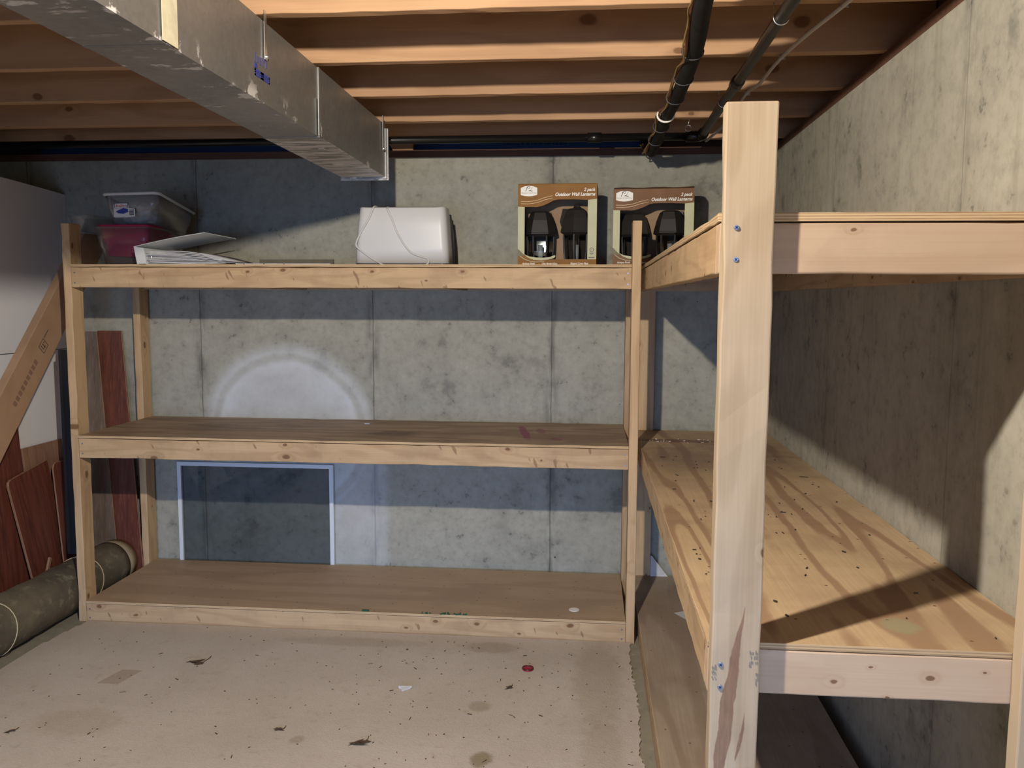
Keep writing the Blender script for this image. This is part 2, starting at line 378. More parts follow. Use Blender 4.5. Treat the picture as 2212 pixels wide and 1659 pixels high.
def addbox(bm, x0, x1, y0, y1, z0, z1, M=None):
    vs = [bm.verts.new(Vector(p) if M is None else M @ Vector(p)) for p in
          [(x0, y0, z0), (x1, y0, z0), (x1, y1, z0), (x0, y1, z0), (x0, y0, z1), (x1, y0, z1), (x1, y1, z1), (x0, y1, z1)]]
    for f in ((0, 3, 2, 1), (4, 5, 6, 7), (0, 1, 5, 4), (1, 2, 6, 5), (2, 3, 7, 6), (3, 0, 4, 7)): bm.faces.new([vs[i] for i in f])
def box(name, b, mats, parent=None, bev=.002, seg=2, wear=0.):
    """world-space box, its origin at its centre; optional uneven edges along the length"""
    x0, x1, y0, y1, z0, z1 = b; c = Vector(((x0 + x1) / 2, (y0 + y1) / 2, (z0 + z1) / 2))
    bm = bmesh.new(); addbox(bm, x0 - c.x, x1 - c.x, y0 - c.y, y1 - c.y, z0 - c.z, z1 - c.z)
    if wear:
        d = (x1 - x0, y1 - y0, z1 - z0); ax = d.index(max(d))
        es = [e for e in bm.edges if abs((e.verts[0].co - e.verts[1].co)[ax]) > .5 * d[ax]]
        bmesh.ops.subdivide_edges(bm, edges=es, cuts=max(3, int(d[ax] / .07)), use_grid_fill=True)
        rr = random.Random(name + str(b))
        for v in bm.verts:
            if abs(abs(v.co[ax]) - d[ax] / 2) > 1e-4:
                for k in range(3):
                    if k != ax: v.co[k] -= math.copysign(abs(rr.gauss(0, wear)), v.co[k])
    if bev: bmesh.ops.bevel(bm, geom=[e for e in bm.edges if e.calc_face_angle(0) > .7], offset=bev, segments=seg, profile=.5, affect='EDGES')
    return link(name, finish(bm, name), mats, parent, world_to(parent, c))
def plyboard(name, b, face, parent, wear=.0006):
    o = box(name, b, [face, ply_edge], parent, .0008, 1, wear)
    for p in o.data.polygons: p.material_index = 0 if abs(p.normal.z) > .8 else 1
    return o
def prism(bm, pts, d0, d1, plane='xz', M=None):
    """polygon pts extruded along the third axis"""
    def P(a, b, d):
        v = {'xz': (a, d, b), 'yz': (d, a, b), 'xy': (a, b, d)}[plane]
        return Vector(v) if M is None else M @ Vector(v)
    A = [bm.verts.new(P(a, b, d0)) for a, b in pts]; B = [bm.verts.new(P(a, b, d1)) for a, b in pts]
    n = len(pts); bm.faces.new(A); bm.faces.new(B[::-1])
    for i in range(n): bm.faces.new([A[i], B[i], B[(i + 1) % n], A[(i + 1) % n]])
def prismo(name, pts, d0, d1, plane, mat, parent=None, bev=0., smooth=False, loc=None):
    bm = bmesh.new(); prism(bm, pts, d0, d1, plane)
    if bev: bmesh.ops.bevel(bm, geom=[e for e in bm.edges if e.calc_face_angle(0) > .7], offset=bev, segments=2, profile=.5, affect='EDGES')
    return link(name, finish(bm, name, smooth), mat, parent, loc)
def tube(bm, pts, r, n=10, closed=False):
    pts = [Vector(p) for p in pts]; rings = []; up = None
    for i, p in enumerate(pts):
        a = pts[i - 1] if (i or closed) else pts[0]; b = pts[(i + 1) % len(pts)] if (i < len(pts) - 1 or closed) else pts[-1]
        t = (b - a).normalized()
        if up is None: up = t.orthogonal().normalized()
        up = (up - t * up.dot(t)).normalized(); s = t.cross(up); ri = r[i] if isinstance(r, (list, tuple)) else r
        rings.append([bm.verts.new(p + (up * math.cos(q) + s * math.sin(q)) * ri) for q in (2 * PI * k / n for k in range(n))])
    m = len(rings)
    for i in range(m if closed else m - 1):
        A, B = rings[i], rings[(i + 1) % m]
        for k in range(n): bm.faces.new([A[k], A[(k + 1) % n], B[(k + 1) % n], B[k]])
    if not closed: bm.faces.new(rings[0][::-1]); bm.faces.new(rings[-1])
def smoothpath(pts, k=6):
    pts = [Vector(p) for p in pts]; out = []
    for i in range(len(pts) - 1):
        p0, p1, p2, p3 = pts[max(i - 1, 0)], pts[i], pts[i + 1], pts[min(i + 2, len(pts) - 1)]
        for j in range(k):
            t = j / k
            out.append(.5 * ((2 * p1) + (p2 - p0) * t + (2 * p0 - 5 * p1 + 4 * p2 - p3) * t * t + (3 * p1 - p0 - 3 * p2 + p3) * t ** 3))
    return out + [pts[-1]]
def tubeo(name, pts, r, mat, parent=None, n=10, k=0, closed=False):
    bm = bmesh.new(); P = [world_to(parent, p) for p in pts]
    tube(bm, smoothpath(P, k) if k else P, r, n, closed)
    return link(name, finish(bm, name, True), mat, parent)
def loft(bm, rings, cap0=True, cap1=True):
    R = [[bm.verts.new(Vector(p)) for p in r] for r in rings]; n = len(R[0])
    for A, B in zip(R, R[1:]):
        for k in range(n): bm.faces.new([A[k], A[(k + 1) % n], B[(k + 1) % n], B[k]])
    if cap0: bm.faces.new(R[0][::-1])
    if cap1: bm.faces.new(R[-1])
def rrect(x0, x1, y0, y1, r, z, k=4):
    out = []
    for cx, cy, a0 in ((x1 - r, y1 - r, 0), (x0 + r, y1 - r, PI / 2), (x0 + r, y0 + r, PI), (x1 - r, y0 + r, 3 * PI / 2)):
        for j in range(k + 1):
            a = a0 + PI / 2 * j / k; out.append((cx + r * math.cos(a), cy + r * math.sin(a), z))
    return out
def text(name, s, size, mat, parent, loc, rot=(PI / 2, 0, 0), shear=0., bold=0., align='LEFT', sx=1.):
    cu = bpy.data.curves.new(name, 'FONT'); cu.body = s; cu.size = size; cu.shear = shear; cu.offset = bold; cu.align_x = align; cu.extrude = .0002
    o = bpy.data.objects.new(name, cu); C.objects.link(o)
    dg = bpy.context.evaluated_depsgraph_get(); dg.update()
    me = bpy.data.meshes.new_from_object(o.evaluated_get(dg)); me.name = name
    bpy.data.objects.remove(o); bpy.data.curves.remove(cu)
    me.materials.clear()
    t = link(name, me, mat, parent, loc); t.rotation_euler = rot; t.scale = (sx, 1, 1)
    return t

# ------------------------------------------------------------------ the setting
def struct(name, b, mat):
    bm = bmesh.new(); addbox(bm, *b); o = link(name, finish(bm, name), mat); o['kind'] = 'structure'; return o
struct('floor', (-3.6, 1.1, -2.6, 4.45, -.1, 0), conc_floor)
struct('wall_back', (-3.6, 1.1, 4.205, 4.45, 0, 2.17), conc_back)
struct('wall_right', (.862, 1.1, -2.6, 4.205, 0, 2.17), conc_right)
struct('wall_left', (-3.6, -3.4, -2.6, 4.205, 0, 2.46), conc_right)
bm = bmesh.new()                                    # wall behind the camera; its opening is made up for the added fill lamp
for b in ((-3.4, -2.75, -2.6, -2.5, 0, 2.46), (.75, .862, -2.6, -2.5, 0, 2.17), (-2.75, .75, -2.6, -2.5, 2.05, 2.46), (-2.75, .75, -2.6, -2.5, 0, .12)): addbox(bm, *b)
o = link('wall_front', finish(bm, 'wall_front'), conc_right); o['kind'] = 'structure'
bm = bmesh.new(); addbox(bm, -3.6, 1.1, -2.6, 4.45, 2.441, 2.46)
for y in (-1.35, -.905, -.46, -.012, .434,   .880, 1.325, 1.771): addbox(bm, -3.4, 1.0, y, y + .038, 2.206, 2.441)   # joists over the camera
o = link('ceiling', finish(bm, 'ceiling'), subf); o['kind'] = 'structure'
def sill(n, b, m):
    o = box(n, b, m, None, .003); o['kind'] = 'structure'
sill('trim_1', (-3.4, 1.0, 4.207, 4.345, 2.1702, 2.206), sill_w)
sill('trim_2', (.864, 1.002, -2.4, 4.205, 2.1702, 2.206), sill_w)
sill('trim_3', (-3.4, 1.06, 4.37, 4.41, 2.206, 2.441), sill_w)
sill('trim_4', (1.003, 1.04, -2.4, 4.36, 2.206, 2.441), sill_w)

JY = [2.2176, 2.6726, 3.114, 3.5552, 3.999]
JL = ['brightly lit floor joist crossing the top edge of the picture', 'second floor joist down from the top edge of the picture',
      'third floor joist from the top, above the end seam of the duct', 'fourth floor joist from the top, just in front of the thin black pipe', 'last floor joist, right behind the thin black pipe along the back wall']
for y, l in zip(JY, JL):
    tag(box('floor_joist', (-3.39, 1.0, y, y + .038, 2.2062, 2.44), fir, None, .003, 2, .0012), l, 'joist', 'floor joists overhead')

# rigid blue insulation in the rim behind the sill
f = thing('foam_insulation_board', 'long blue foam board on the sill under the last joist, with faint print', 'insulation', (-.33, 4.35, 2.2062))
box('board', (-.905, .24, 4.31, 4.352, 2.2064, 2.43), foam_b, f, .002)
text('printed_words', 'BRAND INSULATION', .034, foam_ink, f, (.205, -.0412, .060), (PI / 2, PI, 0), 0, .0004, 'LEFT', .98)
f.children[1].rotation_euler = (-PI / 2, 0, PI)
f2 = tag(box('foam_insulation_board', (-2.9, -1.02, 4.31, 4.352, 2.2064, 2.43), foam_b, None, .002), 'dark blue foam board on the sill left of the duct end', 'insulation')
bm = bmesh.new(); prism(bm, [(-.985, 2.2064), (-.885, 2.2064), (-.885, 2.262), (-1.02, 2.262)], 4.225, 4.263)
tag(link('wood_block', finish(bm, 'wood_block'), fir), 'short wood offcut standing on the sill beside the blue foam', 'wood')

# ------------------------------------------------------------------ duct
d = thing('sheet_metal_duct', 'grey galvanized rectangular duct hanging under the joists at left', 'duct', (-.9345, 2.2, 1.97))
box('duct_section', (-1.022, -.847, -2.3, 1.672, 1.972, 2.18), galv_m, d, .003)
box('duct_section', (-1.022, -.847, 1.686, 2.626, 1.972, 2.18), galv_m, d, .003)
box('duct_section', (-1.026, -.845, 2.640, 3.486, 1.9705, 2.181), galv_m, d, .003)
for c in d.children: c.location = (0, 0, 0)
for c, b in zip(d.children, ((-1.022, -.847, -2.3, 1.672, 1.972, 2.18), (-1.022, -.847, 1.686, 2.626, 1.972, 2.18), (-1.026, -.845, 2.640, 3.486, 1.9705, 2.181))):
    cc = Vector(((b[0] + b[1]) / 2, (b[2] + b[3]) / 2, (b[4] + b[5]) / 2))
    for v in c.data.vertices: v.co += cc            # keep world-like coordinates in the mesh
    c.location = -d.location
box('seam_cleat', (-1.0232, -.8455, 1.671, 1.687, 1.9714, 2.1805), galv_m, d, .002)
box('seam_cleat', (-1.0270, -.8435, 2.624, 2.642, 1.9700, 2.1815), galv_m, d, .002)
box('cleat_strip', (-.8437, -.8405, 2.612, 2.640, 1.973, 2.085), galv_m, d, .001)
box('tape', (-.8445, -.8425, 1.650, 1.712, 1.974, 2.178), tape_m, d, .0005)
d.children[-1]['label'] = 'yellowed tape over the first seam'
bm = bmesh.new(); addbox(bm, -1.031, -.840, 3.476, 3.497, 1.9645, 2.165); addbox(bm, -1.036, -.835, 3.494, 3.4985, 1.960, 2.168)
link('end_cap', finish(bm, 'end_cap'), galv_m, d, -d.location)
for y, z0 in ((2.19, 2.083), (3.43, 2.068)):
    s_ = box('hanger_strap', (-.8436 if y < 3 else -.8410, -.8420 if y < 3 else -.8390, y - .008, y + .008, z0, 2.206), steel if y < 3 else galv_m, d, .0003, 1)
    bm = bmesh.new(); bmesh.ops.create_uvsphere(bm, u_segments=10, v_segments=6, radius=.0062)
    sc_ = link('screw', finish(bm, 'screw', True), steel, s_, (.002, 0, -(2.206 - z0) / 2 + .008))
# blue print on the duct side (blurred marks)
pr = bmesh.new()
def stroke(bm, y0, y1, z0, z1, sl=0.): prism(bm, [(y0, z0), (y1, z0), (y1 + sl, z1), (y0 + sl, z1)], -.8466, -.8459, 'yz')
yy = 2.122
for h0, h1, w in ((0, 24, 6), (0, 24, 3), (2, 18, 8), (2, 20, 3), (0, 20, 9), (0, 22, 3), (0, 24, 3), (14, 24, 9), (0, 24, 3), (4, 24, 5)):
    stroke(pr, yy, yy + w / 1000, 2.062 + h0 / 1000, 2.062 + h1 / 1000, .001); yy += w / 1000 + .0035
lp = link('printed_mark', finish(pr, 'printed_mark'), slate_ink, d, -d.location); lp['label'] = 'blurred slate blue letters'
pr = bmesh.new(); stroke(pr, 2.120, 2.138, 2.048, 2.060)
for z0, z1 in ((2.0285, 2.0335), (2.0355, 2.0385), (2.0400, 2.0465)): stroke(pr, 2.122, 2.221, z0, z1)
stroke(pr, 2.122, 2.128, 2.0285, 2.0465); stroke(pr, 2.16, 2.18, 2.0285, 2.0465); stroke(pr, 2.215, 2.221, 2.0285, 2.0465)
lp = link('printed_mark', finish(pr, 'printed_mark'), blue_ink, d, -d.location); lp['label'] = 'solid blue printed block'

# ------------------------------------------------------------------ pipes, line set, cable
g = thing('iron_pipe', 'thin black iron gas pipe along the back with a branch toward the camera', 'pipe', (-.9, 3.76, 2.171))
tubeo('long_pipe', [(-3.39, 3.76, 2.1705), (.44, 3.76, 2.1705)], .0168, iron, g, 16)
tubeo('branch_pipe', [(.464, -2.3, 2.1705), (.464, 3.73, 2.1705)], .0168, iron_g, g, 16)
g.children[-1]['label'] = 'greyer dusty branch pipe'
tubeo('elbow', [(.40, 3.76, 2.1705), (.44, 3.76, 2.1705), (.458, 3.754, 2.1705), (.464, 3.736, 2.1705), (.464, 3.69, 2.1705)], .0235, iron, g, 16)
tubeo('coupling', [(-.02, 3.76, 2.1705), (.04, 3.76, 2.1705)], .0215, iron, g, 16)
tubeo('coupling', [(.464, 2.84, 2.1705), (.464, 2.90, 2.1705)], .0215, iron_g, g, 16)
for y in (3.135, 2.23):
    tubeo('pipe_hook', [(.464 + .019 * math.cos(a), y, 2.1705 - .019 * math.sin(a)) for a in [PI * k / 10 for k in range(11)]] + [(.445, y, 2.206)], .0016, steel, g, 6)

path = [(.20, -2.2, 2.170), (.215, 0, 2.172), (.244, 1.75, 2.173), (.256, 2.086, 2.168), (.281, 2.465, 2.160), (.281, 2.896, 2.148), (.270, 3.208, 2.140), (.266, 3.50, 2.130), (.266, 3.76, 2.128), (.266, 3.92, 2.134), (.268, 4.10, 2.18), (.268, 4.29, 2.232)]
l = thing('refrigerant_line', 'thick black insulated line with strapped wires running under the joists', 'pipe', (.27, 2.6, 2.15))
tubeo('insulated_hose', path, .0225, rubber, l, 14, 8)
sm_ = smoothpath(path, 8)
side = [Vector((p[0] - .0255 - .003 * math.sin(i * .7), p[1], p[2] + .004 + .012 * math.sin(i * .55))) for i, p in enumerate(sm_)]
tubeo('copper_line', side, .0055, copper, l, 8)
tubeo('control_wire', [v + Vector((-.006 - .004 * math.sin(i * 1.3), 0, -.010 + .006 * math.cos(i * .9))) for i, v in enumerate(side)], .0026, wire_y, l, 6)
for i, y in enumerate((2.47, 2.72, 2.95, 3.19, 3.36, 3.6)):
    j = min(range(len(sm_)), key=lambda q: abs(sm_[q].y - y)); p = sm_[j]
    t = tubeo('strap', [(p.x - .005 + .030 * math.cos(a), y + .004 * math.sin(a), p.z + .0245 * math.sin(a)) for a in [2 * PI * k / 18 for k in range(18)]], .0022 if i != 3 else .004, white_ink if i == 3 else dark_pl, l, 6, 0, True)
    if i == 3: t['label'] = 'white tape band'
c_ = [(.66, 1.4, 2.1995), (.64, 1.9, 2.1995), (.619, 2.203, 2.1975), (.582, 2.47, 2.1965), (.563, 2.731, 2.1995), (.557, 2.991, 2.196), (.541, 3.151, 2.2), (.549, 3.578, 2.198), (.524, 3.969, 2.198), (.52, 4.03, 2.20)]
tag(tubeo('electrical_cable', c_, .0058, cable_m, None, 8, 6), 'thin white cable stapled across the joists at upper right', 'cable')
cb_ = [o for o in C.objects if o.name == 'electrical_cable'][0]
for x, y in ((.617, 2.236), (.566, 2.69), (.5435, 3.133), (.548, 3.574)): box('staple', (x - .010, x + .010, y - .001, y + .001, 2.192, 2.2066), steel, cb_, .0005, 1)
rg = thing('wire_hook', 'small steel wire ring hanging near the pipe corner', 'hook', (.389, 3.575, 2.18))
tubeo('ring', [(.389 + .012 * math.cos(a), 3.575, 2.168 + .012 * math.sin(a)) for a in [2 * PI * k / 20 for k in range(20)]], .0014, steel, rg, 6, 0, True)
tubeo('stem', [(.389, 3.575, 2.18), (.392, 3.575, 2.2064)], .0011, steel, rg, 6)

# ------------------------------------------------------------------ shelf unit along the back wall
def screw(parent, x, y, z, r=.0048):
    bm = bmesh.new(); bmesh.ops.create_cone(bm, cap_ends=True, segments=14, radius1=r, radius2=r * .8, depth=.0016, matrix=Matrix.Translation((0, -.0006, 0)) @ Matrix.Rotation(PI / 2, 4, 'X'))
    s = link('screw', finish(bm, 'screw', False), screw_m, parent, world_to(parent, (x, y, z)))
    bm = bmesh.new()
    for a in (PI / 4, -PI / 4): addbox(bm, -r * .6, r * .6, -.0019, -.0012, -r * .16, r * .16, Matrix.Rotation(a, 4, 'Y'))
    link('screw_slot', finish(bm, 'screw_slot'), screw_d, s)
    return s
A = thing('shelf_unit', 'three-tier shelf of pine studs and plywood along the back wall', 'shelf', (-1.05, 3.87, 0))
box('post', (-2.305, -2.267, 3.5405, 3.629, .0002, 1.796), pine['zy'], A, .003, 2, .0015)
box('post', (.1712, .2092, 3.5385, 3.627, .0002, 1.796), pine['zy'], A, .003, 2, .0006)
box('post', (-2.305, -2.267, 4.100, 4.188, .0002, 1.604), pine['zy'], A, .003, 2, .0015)
box('post', (.1712, .2092, 4.100, 4.188, .0002, 1.604), pine['zy'], A, .003, 2, .0008)
for z0, z1 in ((1.5163, 1.6048), (.7584, .8470), (.0005, .0860)):
    fr = box('front_rail', (-2.2665, .1708, 3.5405, 3.5785, z0, z1), pine['xz'], A, .0025, 2, .0014)
    for x in (-2.25, .155):
        screw(A, x, 3.5405, z1 - .024, .0035); screw(A, x, 3.5405, z0 + .02, .0035)
for z0, z1 in ((1.5163, 1.6048), (.7584, .8470)):
    box('rear_rail', (-2.2665, .1708, 4.148, 4.186, z0, z1), pine['xz'], A, .0025)
for z in (1.5163, .7584):
    for x in (-1.45, -.64): box('cross_brace', (x, x + .038, 3.5787, 4.1478, z, z + .0883), pine['yz'], A, .0025)
for x in (-1.45, -.64): box('cross_brace', (x, x + .038, 3.5787, 4.13, .0005, .0858), pine['yz'], A, .0025)
plyboard('shelf_board', (-2.2665, .1705, 3.5365, 4.186, 1.6055, 1.6180), ply_a_top, A, .0008)
plyboard('shelf_board', (-2.2665, .1705, 3.5350, 4.186, .8480, .8600), ply_a_mid, A, .0012)
plyboard('shelf_board', (-2.2665, .1705, 3.5370, 4.172, .0865, .0990), ply_a_low, A)

# ------------------------------------------------------------------ shelf unit along the right wall
B = thing('shelf_unit', 'deep pine and plywood shelf along the right wall, big post in front', 'shelf', (.54, 2.86, 0))
box('post', (.228, .317, 1.512, 1.550, .0002, 1.8070), post_pale, B, .003, 2, .0012)
box('post', (.768, .857, 1.512, 1.550, .0002, 1.8070), post_plain, B, .003, 2, .001)
box('post', (.228, .317, 4.161, 4.199, .0002, 1.6050), pine['zx'], B, .003)
box('post', (.768, .857, 4.161, 4.199, .0002, 1.6050), pine['zx'], B, .003)
for x, z in ((.251, 1.594), (.2515, 1.539), (.246, .8075), (.246, .765)): screw(B, x, 1.512, z)
for x, z in ((.79, .80), (.79, .76), (.79, 1.59), (.79, 1.54)): screw(B, x, 1.512, z)
for k, (z0, z1) in enumerate(((1.5155, 1.6055), (.7375, .8238), (.0005, .0890))):
    box('front_rail', (.2285, .857, 1.5502, 1.588, z0, z1), rail_pale, B, .003, 2, .0008)
    box('side_rail', (.2282, .266, 1.5885, 4.158, z0, z1), pine['yz'], B, .0025, 2, .001)
    if k == 0:
        box('side_rail', (.820, .858, 1.5885, 2.753, z0, z1), pine['yz'], B, .0025); box('side_rail', (.820, .858, 2.756, 4.158, z0, z1), pine['yz'], B, .0025)
    else: box('side_rail', (.820 - .06 * (k == 2), .858 - .06 * (k == 2), 1.5885, 4.158, z0, z1), pine['yz'], B, .0025)
    if k < 2: box('rear_rail', (.2665, .8195, 4.121, 4.158, z0, z1), pine['xz'], B, .0025)
plyboard('shelf_board', (.225, .860, 1.5485, 4.1595, 1.6075, 1.6230), ply_b_mid, B, .0010)
plyboard('shelf_board', (.2265, .861, 1.5512, 4.1595, .8245, .8365), ply_b_mid, B, .0012)
plyboard('shelf_board', (.2265, .808, 1.5512, 4.1595, .0895, .1015), ply_b_low, B, .0006)

bm = bmesh.new(); rr = random.Random(9)
for x0, z0, n in ((.297, .812, 6), (.2305, .782, 3), (.309, .772, 2)):
    for i in range(n):
        for j in range(3):
            if rr.random() < .7: addbox(bm, x0 + i * .0026, x0 + i * .0026 + rr.uniform(.0006, .0018), 1.5112, 1.5122, z0 + j * .009, z0 + j * .009 + rr.uniform(.002, .007))
addbox(bm, .2965, .3, 1.5112, 1.5122, .8065, .810)
link('stamp_print', finish(bm, 'stamp_print'), grey_ink, B, -B.location)['label'] = 'broken grey ink stamp marks'
# ------------------------------------------------------------------ carpet remnant
rr = random.Random(3); edge = []; y = 3.5345
while y > -2.3: edge.append((.188 + rr.gauss(0, .0035) + .004 * math.sin(y * 9) + (.012 if y < 2.6 else 0) * rr.random(), y)); y -= .014
left = [(-2.30, 2.78), (-2.30, 3.28), (-2.287, 3.29), (-2.285, 3.40), (-2.272, 3.405), (-2.272, 3.47), (-2.258, 3.475), (-2.258, 3.5345)]
bm = bmesh.new(); prism(bm, [(-2.3, edge[-1][1])] + left + edge, .0002, .009, 'xy')
tag(link('carpet', finish(bm, 'carpet'), carpet_m), 'stained beige carpet remnant with a frayed right edge', 'carpet')

# ------------------------------------------------------------------ glass frame behind the lowest shelf
G = thing('glass_frame', 'thin white framed glass pane leaning on the wall under the middle shelf', 'frame', (-1.722, 4.188, 0))
bm = bmesh.new()
for b in ((-2.14, -2.120, 4.178, 4.198, .001, .622), (-1.325, -1.304, 4.178, 4.198, .001, .622), (-2.12, -1.325, 4.178, 4.198, .602, .622), (-2.12, -1.325, 4.178, 4.198, .001, .021)): addbox(bm, *b)
link('frame', finish(bm, 'frame'), white_paint, G, -G.location)
box('pane', (-2.119, -1.326, 4.187, 4.190, .022, .601), pane_m, G, 0)

# ------------------------------------------------------------------ stuff stored at the left
W = thing('white_partition', 'tall white foam board partition with a horizontal joint at far left', 'panel', (-2.712, 3.2, 0))
box('lower_board', (-2.724, -2.700, 2.0, 4.203, .0005, 1.2075), white_board, W, .002)
bm = bmesh.new()
top = [(2.0 + 2.203 * i / 24, 2.012 + .028 * math.sin(PI * (.15 + .85 * i / 24)) - .012 * (i / 24) ** 3) for i in range(25)]
prism(bm, [(2.0, 1.2115)] + top + [(4.203, 1.2115)], -2.724, -2.700, 'yz')
link('upper_board', finish(bm, 'upper_board'), white_board, W, -W.location)
box('joint', (-2.722, -2.706, 2.0, 4.203, 1.2070, 1.2120), dark_pl, W, 0)

K = thing('long_carton', 'long flat brown cardboard carton leaning diagonally by the white partition', 'carton', (-2.47, 3.4, .24))
bm = bmesh.new(); prism(bm, [(2.565, .24), (2.80, .24), (4.180, 1.788), (3.950, 1.782)], -2.49, -2.45, 'yz')
bmesh.ops.bevel(bm, geom=bm.edges[:], offset=.003, segments=2, profile=.5, affect='EDGES')
link('carton_body', finish(bm, 'carton_body'), cardb, K, -K.location)
bm = bmesh.new()
dirv = Vector((0, .665, .747)); nv = Vector((0, -.747, .665)); o0 = Vector((-2.4497, 3.615, 1.205))
def cm(bm, a0, a1, b0, b1):
    vs = [o0 + dirv * a + nv * b for a, b in ((a0, b0), (a1, b0), (a1, b1), (a0, b1))]
    bm.faces.new([bm.verts.new(v) for v in vs]); 
def frame_(bm, a0, a1, b0, b1, t=.004):
    cm(bm, a0, a1, b0, b0 + t); cm(bm, a0, a1, b1 - t, b1); cm(bm, a0, a0 + t, b0 + t, b1 - t); cm(bm, a1 - t, a1, b0 + t, b1 - t)
frame_(bm, .0, .052, .02, .070); cm(bm, .012, .04, .034, .038); cm(bm, .012, .018, .038, .06); cm(bm, .026, .032, .03, .058); cm(bm, .036, .046, .05, .056); cm(bm, .058, .105, .062, .067)
link('printed_mark', finish(bm, 'printed_mark'), brown_ink, K, -K.location)['label'] = 'small dark square symbol'
bm = bmesh.new()
for i in range(9): cm(bm, -.30 + i * .028, -.30 + i * .028 + .020, .030, .055)
link('printed_mark', finish(bm, 'printed_mark'), carton_ink, K, -K.location)['label'] = 'faded row of print'
tag(box('black_panel', (-2.515, -2.408, 3.800, 3.822, .2315, 1.224), blk, None, .003), 'tall narrow black panel just left of the back shelf front post', 'panel')

def leaner(name, y0, y1, z0, z1, xb, xt, th, mat, label, cat, roll=0., edgem=None, rnd=.0):
    """board leaning on the partition: its face in a plane tipping from x=xb at the foot to x=xt at the head"""
    w, h = y1 - y0, math.hypot(z1 - z0, xt - xb); tilt = math.atan2(xt - xb, z1 - z0)
    bm = bmesh.new()
    pts = [(0, 0), (w, 0), (w, h), (rnd, h), (rnd * .3, h - rnd * .3), (0, h - rnd)] if rnd else [(0, 0), (w, 0), (w, h), (0, h)]
    prism(bm, pts, 0, -th, 'yz')
    bmesh.ops.bevel(bm, geom=bm.edges[:], offset=.0015, segments=1, affect='EDGES')
    me = finish(bm, name); me.materials.append(mat); me.materials.append(edgem or mahog_back)
    for p in me.polygons: p.material_index = 0 if abs(p.normal.x) > .9 else 1
    o = bpy.data.objects.new(name, me); C.objects.link(o)
    o.location = (xb, y0, z0); o.rotation_euler = (roll, tilt, 0)
    return tag(o, label, cat, 'mahogany boards stored at the left')
leaner('laminate_plank', 3.485, 3.735, .003, 1.05, -2.64, -2.685, .012, mahog['z'], 'tall mahogany laminate plank behind the long carton, against the white partition', 'plank', .02)
leaner('laminate_board', 3.745, 4.05, .003, .755, -2.615, -2.683, .010, mahog_back, 'dull brown board behind the rounded mahogany board', 'board', 0., mahog_back)
leaner('laminate_board', 3.68, 3.98, .003, .640, -2.585, -2.645, .012, mahog['z'], 'mahogany board with a rounded pale-edged corner, leaning above the roll', 'board', .16, None, .025)
leaner('laminate_offcut', 3.845, 4.02, .003, .665, -2.553, -2.615, .008, mahog['z'], 'narrow mahogany offcut with a curved left edge by the black panel', 'board', -.03, None, .03)
leaner('wood_strip', 3.565, 3.583, .003, .26, -2.5435, -2.55, .010, mahog_back, 'short thin wood strip leaning most steeply behind the roll', 'strip', -.95)
leaner('wood_strip', 3.62, 3.638, .003, .26, -2.555, -2.562, .010, mahog_back, 'second thin wood strip leaning upright behind the roll', 'strip', -.45)
o = tag(box('laminate_plank', (-2.575, -2.56, 3.02, 3.57, .003, .15), mahog['y'], None, .002), 'reddish plank lying on edge low behind the roll at far left', 'plank', 'mahogany boards stored at the left'); o.rotation_euler[0] = .03
# planks leaning on the back wall in the corner
def wallplank(name, x0, x1, xs, zt, yb, yt, th, mats, label):
    bm = bmesh.new(); P = []
    for y_off in (0, th):
        P.append([bm.verts.new(v) for v in ((x0 + xs, yb + y_off, .003), (x1 + xs, yb + y_off, .003), (x1, yt + y_off, zt), (x0, yt + y_off, zt))])
    a, b = P; bm.faces.new(a); bm.faces.new(b[::-1])
    for i in range(4): bm.faces.new([a[i], b[i], b[(i + 1) % 4], a[(i + 1) % 4]])
    bmesh.ops.bevel(bm, geom=bm.edges[:], offset=.0015, segments=1, affect='EDGES')
    me = finish(bm, name); c = sum((v.co for v in me.vertices), Vector()) / len(me.vertices); c.z = 0
    for v in me.vertices: v.co -= c
    o = link(name, me, mats, None, c)
    for p in me.polygons: p.material_index = 0 if abs(p.normal.y) > .8 else 1
    return tag(o, label, 'plank', 'planks leaning in the back corner')
wallplank('laminate_plank', -2.545, -2.415, .128, 1.303, 4.080, 4.178, .010, [mahog['z'], mahog_back], 'reddish mahogany laminate plank leaning on the wall behind the shelf posts')
wallplank('laminate_plank', -2.672, -2.548, .128, 1.298, 4.080, 4.176, .012, [grey_plank, mahog_back], 'dull grey-brown plank in clear film, left of the reddish plank in the corner')

R_ = thing('flooring_roll', 'thick mottled grey-green flooring roll on the floor left of the shelf', 'roll', (-2.428, 3.0, 0))
rr = random.Random(5); bm = bmesh.new(); rings = []
for i in range(46):
    y = 1.9 + 2.105 * i / 45; rad = .1145 + .002 * math.sin(i * .9) - (.004 if i in (30, 38) else 0)
    rings.append([(-2.428 + (rad + .0015 * math.sin(3 * a + i * .5)) * math.cos(a), y, .1165 + (rad + .0015 * math.sin(3 * a + i * .5)) * math.sin(a)) for a in [2 * PI * k / 36 for k in range(36)]])
loft(bm, rings); link('rolled_sheet', finish(bm, 'rolled_sheet', True), rollm, R_, -R_.location)
bm = bmesh.new(); loft(bm, [[(-2.428 + r_ * math.cos(a), y, .1165 + r_ * math.sin(a)) for a in [2 * PI * k / 36 for k in range(36)]] for y, r_ in ((4.00, .1115), (4.075, .1105), (4.075, .055), (4.03, .05))])
link('inner_core', finish(bm, 'inner_core', True), roll_end, R_, -R_.location)['label'] = 'pale end of the inner layer'
